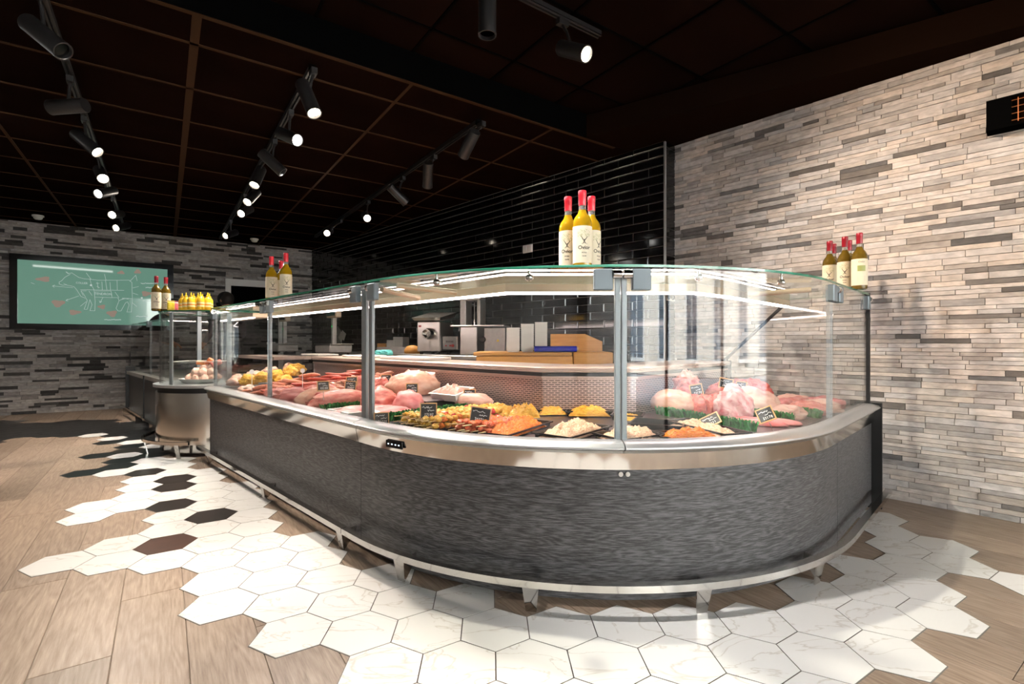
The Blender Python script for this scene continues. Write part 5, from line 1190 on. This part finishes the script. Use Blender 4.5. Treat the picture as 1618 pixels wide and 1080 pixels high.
# price tags: slate board in a wooden frame with chalk writing
def price_tag(label, u, v, h, yaw, w=.062, hh=.05, lean=-.25, roll=0.0, yel=False):
    p = dk(u, v, h); Y = p.y
    while True:                                                          # keep the card inside the glass
        x_, y_ = case_local(p); r_ = -y_ if x_ < 0 else x_ if y_ > 0 else math.hypot(x_, y_)
        if r_ < 1.385 or p.z < DECK+.012: break
        Y += .02; p = Vector(((u-CX)*Y/F, Y, 1-(v-V0)*Y/F))
    t = thing('price_tag', label, 'price tag', p, 0, 'price tags'); t.rotation_euler = (lean, roll, rad(yaw))
    m = MB(); m.box(-w/2, w/2, -.0015, .0015, 0, hh); bd = m.build('slate', M_TAG, t)
    m = MB(); b = .005; m.box(-w/2-b, -w/2, -.0025, .0025, -b, hh+b).box(w/2, w/2+b, -.0025, .0025, -b, hh+b).box(-w/2, w/2, -.0025, .0025, -b, 0).box(-w/2, w/2, -.0025, .0025, hh, hh+b); m.build('frame', M_TAGF, t)
    m = MB(); rn = random.Random(int(u*7+v))
    def scrib(x0, x1, z, amp, st):
        pts = []; x = x0
        while x < x1: pts.append((x, z+rn.uniform(-amp, amp))); x += st*rn.uniform(.7, 1.3)
        ribbon(m, pts, .0021, -.002)
    scrib(-w*.42, w*.25, hh*.76, .0045, .0033); scrib(-w*.05, w*.40, hh*.52, .004, .0033)
    for k in range(5): x = -w*.26+k*.0085; g_ = rn.randrange(4); zz = lambda q: hh*(.13+.19*q); ribbon(m, [[(x+.002, zz(0)), (x+.0025, zz(1))], [(x, zz(1)), (x+.005, zz(1)), (x+.0015, zz(0))], [(x+.001, zz(.95)), (x+.0045, zz(.9)), (x+.001, zz(.1)), (x+.005, zz(.05))], [(x+.004, zz(.95)), (x+.0005, zz(.75)), (x+.0005, zz(.2)), (x+.004, zz(0)), (x+.005, zz(.5)), (x+.004, zz(.95))]][g_], .0022, -.002)
    m.build('chalk_writing', M_CHALK, bd)
    m = MB(); m.cyl((0, .003, hh*.3), (0, .006, -max(.02, min(h, .06))), .0018, n=6); m.build('pin', M_STEEL, t)
for a in (('price tag with orange frame standing in the brown sausages', 438, 628, .055, 30), ('price tag in the chops right of the second post', 511, 616, .115, 28), ('upper of two price tags leaning together in the chops', 556, 608, .125, 20), ('lower of two price tags leaning together in the chops', 553, 615, .10, 22, .062, .05, -.2, .12),
          ('price tag beside the last straight post near the bones', 610, 604, .13, 14), ('price tag standing on the big pork joint', 651, 620, .11, 12), ('small price tag on the salmon fillet', 742, 629, .07, 5), ('grey price tag close to the glass at the corner post', 603, 669, .03, 20),
          ('price tag standing in the yellow skewers', 677, 660, .055, 8, .068, .064), ('wide price tag between yellow and red skewers', 757, 668, .05, -4, .082, .064, -.2, .14), ('price tag on the mound of stewing meat', 1102, 624, .11, -20, .058, .056, -.25, -.2), ('topmost price tag above the large leg joint', 1146, 612, .155, -25, .062, .046, -.2, .15),
          ('narrow price tag turned sideways beside the leg joint', 1170, 617, .12, -62), ('orange framed price tag tipped over near the end glass', 1214, 664, .055, -30, .062, .056, -.4, -.45), ('price tag lying back over the green strip by the tray', 1126, 671, .035, -20, .075, .05, -.75, -.5)): price_tag(*a)
for u_, v_, lb in ((398, 594, 'small white pick card at the left end of the straight case'), (478, 592, 'white animal shaped pick above the sausages')):
    t = thing('pick_card', lb, 'pick', dk(u_, v_, .17), rad(30)); m = MB(); m.cyl((0, 0, -.10), (0, 0, .02), .0025, n=6); m.build('stick', M_WHITE, t); m = MB(); m.lathe([(0, -.002), (.016, -.002), (.016, .002), (0, .002)], 12, M=Mx((0, 0, .03), (PI/2, 0, 0))); m.build('disc', M_WHITE, t)
# food inside the rounded case
DD = Vector((-2.905, 4.63, .6265))
t = thing('serving_dish', 'wide white dish of poultry in the rounded case', 'dish', DD, 0); m = MB(); m.lathe([(0, 0), (.14, 0), (.165, .015), (.19, .04), (.183, .04), (.155, .018), (0, .010)], 32, M=Mx((0, 0, 0), (0, 0, 0), (1, .7, 1))); m.build('bowl', M_WHITE, t, 40)
for k, (x_, y_, z_) in enumerate(((-.07, -.04, .02), (.0, -.06, .02), (.07, -.05, .02), (.13, -.02, .02), (-.03, .03, .03), (.05, .03, .03), (.12, .05, .03), (-.02, -.03, .075), (.05, -.04, .075), (.11, -.01, .075), (.03, .02, .11), (.09, .02, .11))):
    NF[0] += 1; m = MB(); m.blob((.085, .08, .065), NF[0], .28, fine=.04); o = m.build('chicken_piece', M_PALE, None, 70, loc=DD+Vector((x_, y_, z_))); tag(o, 'plump pale poultry piece heaped on the white dish', 'poultry', 'poultry on the white dish')
for k, (x_, y_, z_) in enumerate(((-.0, .03, .165), (.085, .03, .175), (.14, .03, .16))):
    t = thing('meat_packet', ('orange brown packet lying on the poultry heap, left one', 'orange red packet standing up on the poultry heap', 'red and white packet at the right of the poultry heap')[k], 'packet', DD+Vector((x_, y_, z_)), rad(20*k), 'packets on the poultry heap')
    m = MB(); m.cbox(-.045, .045, -.03, .03, 0, (.035, .045, .045)[k], .006, M=Mx((0, 0, 0), (0, (.1, .5, -.4)[k], 0))); m.build('box', pm('packet_orange_%d' % k, ((.62, .20, .05), (.72, .16, .04), (.75, .22, .18))[k], .4, var=.2, scale=25), t)
t = thing('acrylic_guard', 'clear open acrylic box around the poultry dish', 'box', DD+Vector((.0, .0, .0)), rad(3))
for x0_, x1_, y0_, y1_ in ((-.20, .20, -.144, -.140), (-.20, .20, .16, .164), (-.20, -.196, -.140, .16), (.196, .20, -.140, .16)): m = MB(); m.box(x0_, x1_, y0_, y1_, .0, .20); m.build('wall', M_GLASS, t)
m = MB(); m.tube([(-.20, -.142, .2), (.20, -.142, .2), (.20, .162, .2), (-.20, .162, .2), (-.20, -.142, .2)], .003, 5); m.build('edge', M_WHITE, t)

# ------------------------------------------------------------------ two people behind the counter
def person(label, loc, rotz, J, shirt, trousers, cap=None, skin=M_SKIN):
    """J: joints name -> (pos, radius, parent). One skinned body; cap as a child"""
    names = list(J); me = bpy.data.meshes.new('person'); me.from_pydata([J[n][0] for n in names], [(names.index(J[n][2]), i) for i, n in enumerate(names) if J[n][2]], [])
    o = new_obj('person', me); md = o.modifiers.new('skin', 'SKIN'); md.use_smooth_shade = True
    if not me.skin_vertices: bm = bmesh.new(); bm.from_mesh(me); bm.verts.layers.skin.verify(); bm.to_mesh(me); bm.free()
    for i, n in enumerate(names): r = J[n][1]; me.skin_vertices[0].data[i].radius = (r, r) if not isinstance(r, tuple) else r; me.skin_vertices[0].data[i].use_root = (i == 0)
    sb = o.modifiers.new('sub', 'SUBSURF'); sb.levels = sb.render_levels = 2
    dg = bpy.context.evaluated_depsgraph_get(); ev = o.evaluated_get(dg); nm = bpy.data.meshes.new_from_object(ev); bpy.data.objects.remove(o)
    nm.materials.clear()
    for mt in (shirt, trousers, skin, M_INK): nm.materials.append(mt)
    hip = J['hips'][0][2]; head = Vector(J['head'][0]); neck = Vector(J['neck'][0])
    for p in nm.polygons:
        c = p.center; p.use_smooth = True
        if (c-head).length < .17 and c.z > neck.z-.02: p.material_index = 2
        elif any((c-Vector(J[n][0])).length < .085 for n in J if n.startswith('hand') or n.startswith('finger')): p.material_index = 2
        elif c.z < hip-.03: p.material_index = 1
        else: p.material_index = 0
    root = new_obj('person', nm); root.location = loc; root.rotation_euler = (0, 0, rotz); tag(root, label, 'person')
    fwd = Vector(J['face'][0])-head; fwd.normalize(); side = Vector((0, 0, 1)).cross(fwd).normalized(); up = fwd.cross(side)
    B = Matrix((side, fwd, up)).transposed().to_4x4(); B.translation = head
    m = MB()
    m.blob((.026, .05, .045), 3, .05, 2, 2, False, M=B @ Matrix.Translation((0, .105, -.005)))
    for sx in (-1, 1): m.blob((.02, .045, .06), 4, .1, 2, 2, False, M=B @ Matrix.Translation((sx*.088, -.01, 0)))
    m.build('nose_and_ears', skin, root, 80)
    m = MB()
    for sx in (-1, 1): m.blob((.026, .014, .014), 5, 0, 2, 2, False, M=B @ Matrix.Translation((sx*.033, .092, .02)))
    m.blob((.05, .012, .012), 6, 0, 2, 2, False, M=B @ Matrix.Translation((0, .092, -.055))); m.build('eyes_and_mouth', M_INK, root, 80)
    m = MB(); m.blob((.20, .23, .22), 8, .05, 2, 3, False, M=B @ Matrix.Translation((0, -.022, .018))); m.build('hair', pm('dark_hair', (.02, .014, .01), .7) if 'dark_hair' not in MATS else MATS['dark_hair'], root, 80)
    if cap:
        m = MB(); pr = [(.112*COS(a*PI/20), .105*SIN(a*PI/20)) for a in range(11)]; m.lathe([(.112, -.012)]+pr[:-1]+[(0, .105)], 24, M=B @ Matrix.Translation((0, -.008, .045))); cp = m.build('cap', cap, root, 50)
        m = MB(); pts = [(.095*COS(a*PI/12), .085+.085*SIN(a*PI/12), .038) for a in range(13)]; m.add([B @ Vector(q) for q in pts]+[B @ (Vector(q)+Vector((0, 0, .006))) for q in pts], [tuple(range(13)), tuple(range(13, 26))[::-1]]+[(i, i+1, 14+i, 13+i) for i in range(12)]+[(12, 0, 13, 25)]); m.build('brim', cap, cp)
    return root
def joints(h=1.72, lean=0.0, look=-.15, armL=((.26, .04, 1.12), (.24, .22, 1.0)), armR=((-.26, .04, 1.12), (-.24, .22, 1.0))):
    k = h/1.75; ly = lambda z: lean*max(0, z-.95)
    J = {'hips': ((0, 0, .96*k), (.155, .115), None), 'waist': ((0, ly(1.1), 1.10*k), (.14, .105), 'hips'), 'chest': ((0, ly(1.3), 1.30*k), (.165, .115), 'waist'), 'collar': ((0, ly(1.43), 1.43*k), (.10, .075), 'chest'),
         'neck': ((0, ly(1.5)+.01, 1.50*k), .055, 'collar'), 'head': ((0, ly(1.63)+.03, 1.63*k), (.085, .10), 'neck'), 'crown': ((0, ly(1.70)+.025, 1.70*k), (.07, .085), 'head'), 'face': ((0, ly(1.6)+.085, (1.60+look*.1)*k), .055, 'head')}
    for sd, sx, arm in (('l', 1, armL), ('r', -1, armR)):
        J['shoulder'+sd] = ((sx*.19*k, ly(1.42), 1.41*k), .068, 'collar'); J['elbow'+sd] = (arm[0], .048, 'shoulder'+sd); J['wrist'+sd] = (arm[1], .032, 'elbow'+sd)
        e, w = Vector(arm[0]), Vector(arm[1]); d = (w-e).normalized(); hd = w+d*.06; J['hand'+sd] = (tuple(hd), (.040, .022), 'wrist'+sd); sd_v = Vector((1, 0, 0)); dn = Vector((0, 0, -1))
        for f, (o_, l_) in enumerate(((-.03, .060), (-.011, .072), (.009, .068), (.027, .052))):
            q = hd+d*.045+sd_v*o_; J['finger%s%d' % (sd, f)] = (tuple(q), .0095, 'hand'+sd); J['fingertip%s%d' % (sd, f)] = (tuple(q+d*l_*.6+dn*l_*.45), .008, 'finger%s%d' % (sd, f))
        q = w+d*.02-sd_v*sx*.035; J['fingerthumb'+sd] = (tuple(q), .011, 'wrist'+sd); J['fingerthumbtip'+sd] = (tuple(q+d*.045-sd_v*sx*.012+dn*.01), .009, 'fingerthumb'+sd)
        J['thigh'+sd] = ((sx*.09, 0, .86*k), .09, 'hips'); J['knee'+sd] = ((sx*.10, .02, .50*k), .062, 'thigh'+sd); J['ankle'+sd] = ((sx*.10, -.01, .09), .042, 'knee'+sd); J['toe'+sd] = ((sx*.11, .15, .045), .038, 'ankle'+sd)
    return J
M_MAROON = pm('maroon_sweater', (.035, .008, .010), .9, var=.3, scale=40); M_DKCL = pm('dark_trousers', (.010, .010, .013), .9); M_CAP = pm('black_cap', (.006, .006, .007), .8)
pB = ST(8.35, 2.29); person('person in a black cap and dark clothes standing by the doorway', pB, rad(62), joints(1.75, .05), pm('dark_shirt', (.03, .012, .012), .9), M_DKCL, M_CAP)
pA = ST(9.14, 1.275); person('person in a dark maroon top bending over behind the far counter', pA, rad(-45), joints(1.66, .62, -.5, ((.30, .10, 1.14), (.22, .40, 1.0)), ((-.30, .02, 1.14), (-.22, .40, 1.0))), M_MAROON, M_DKCL)
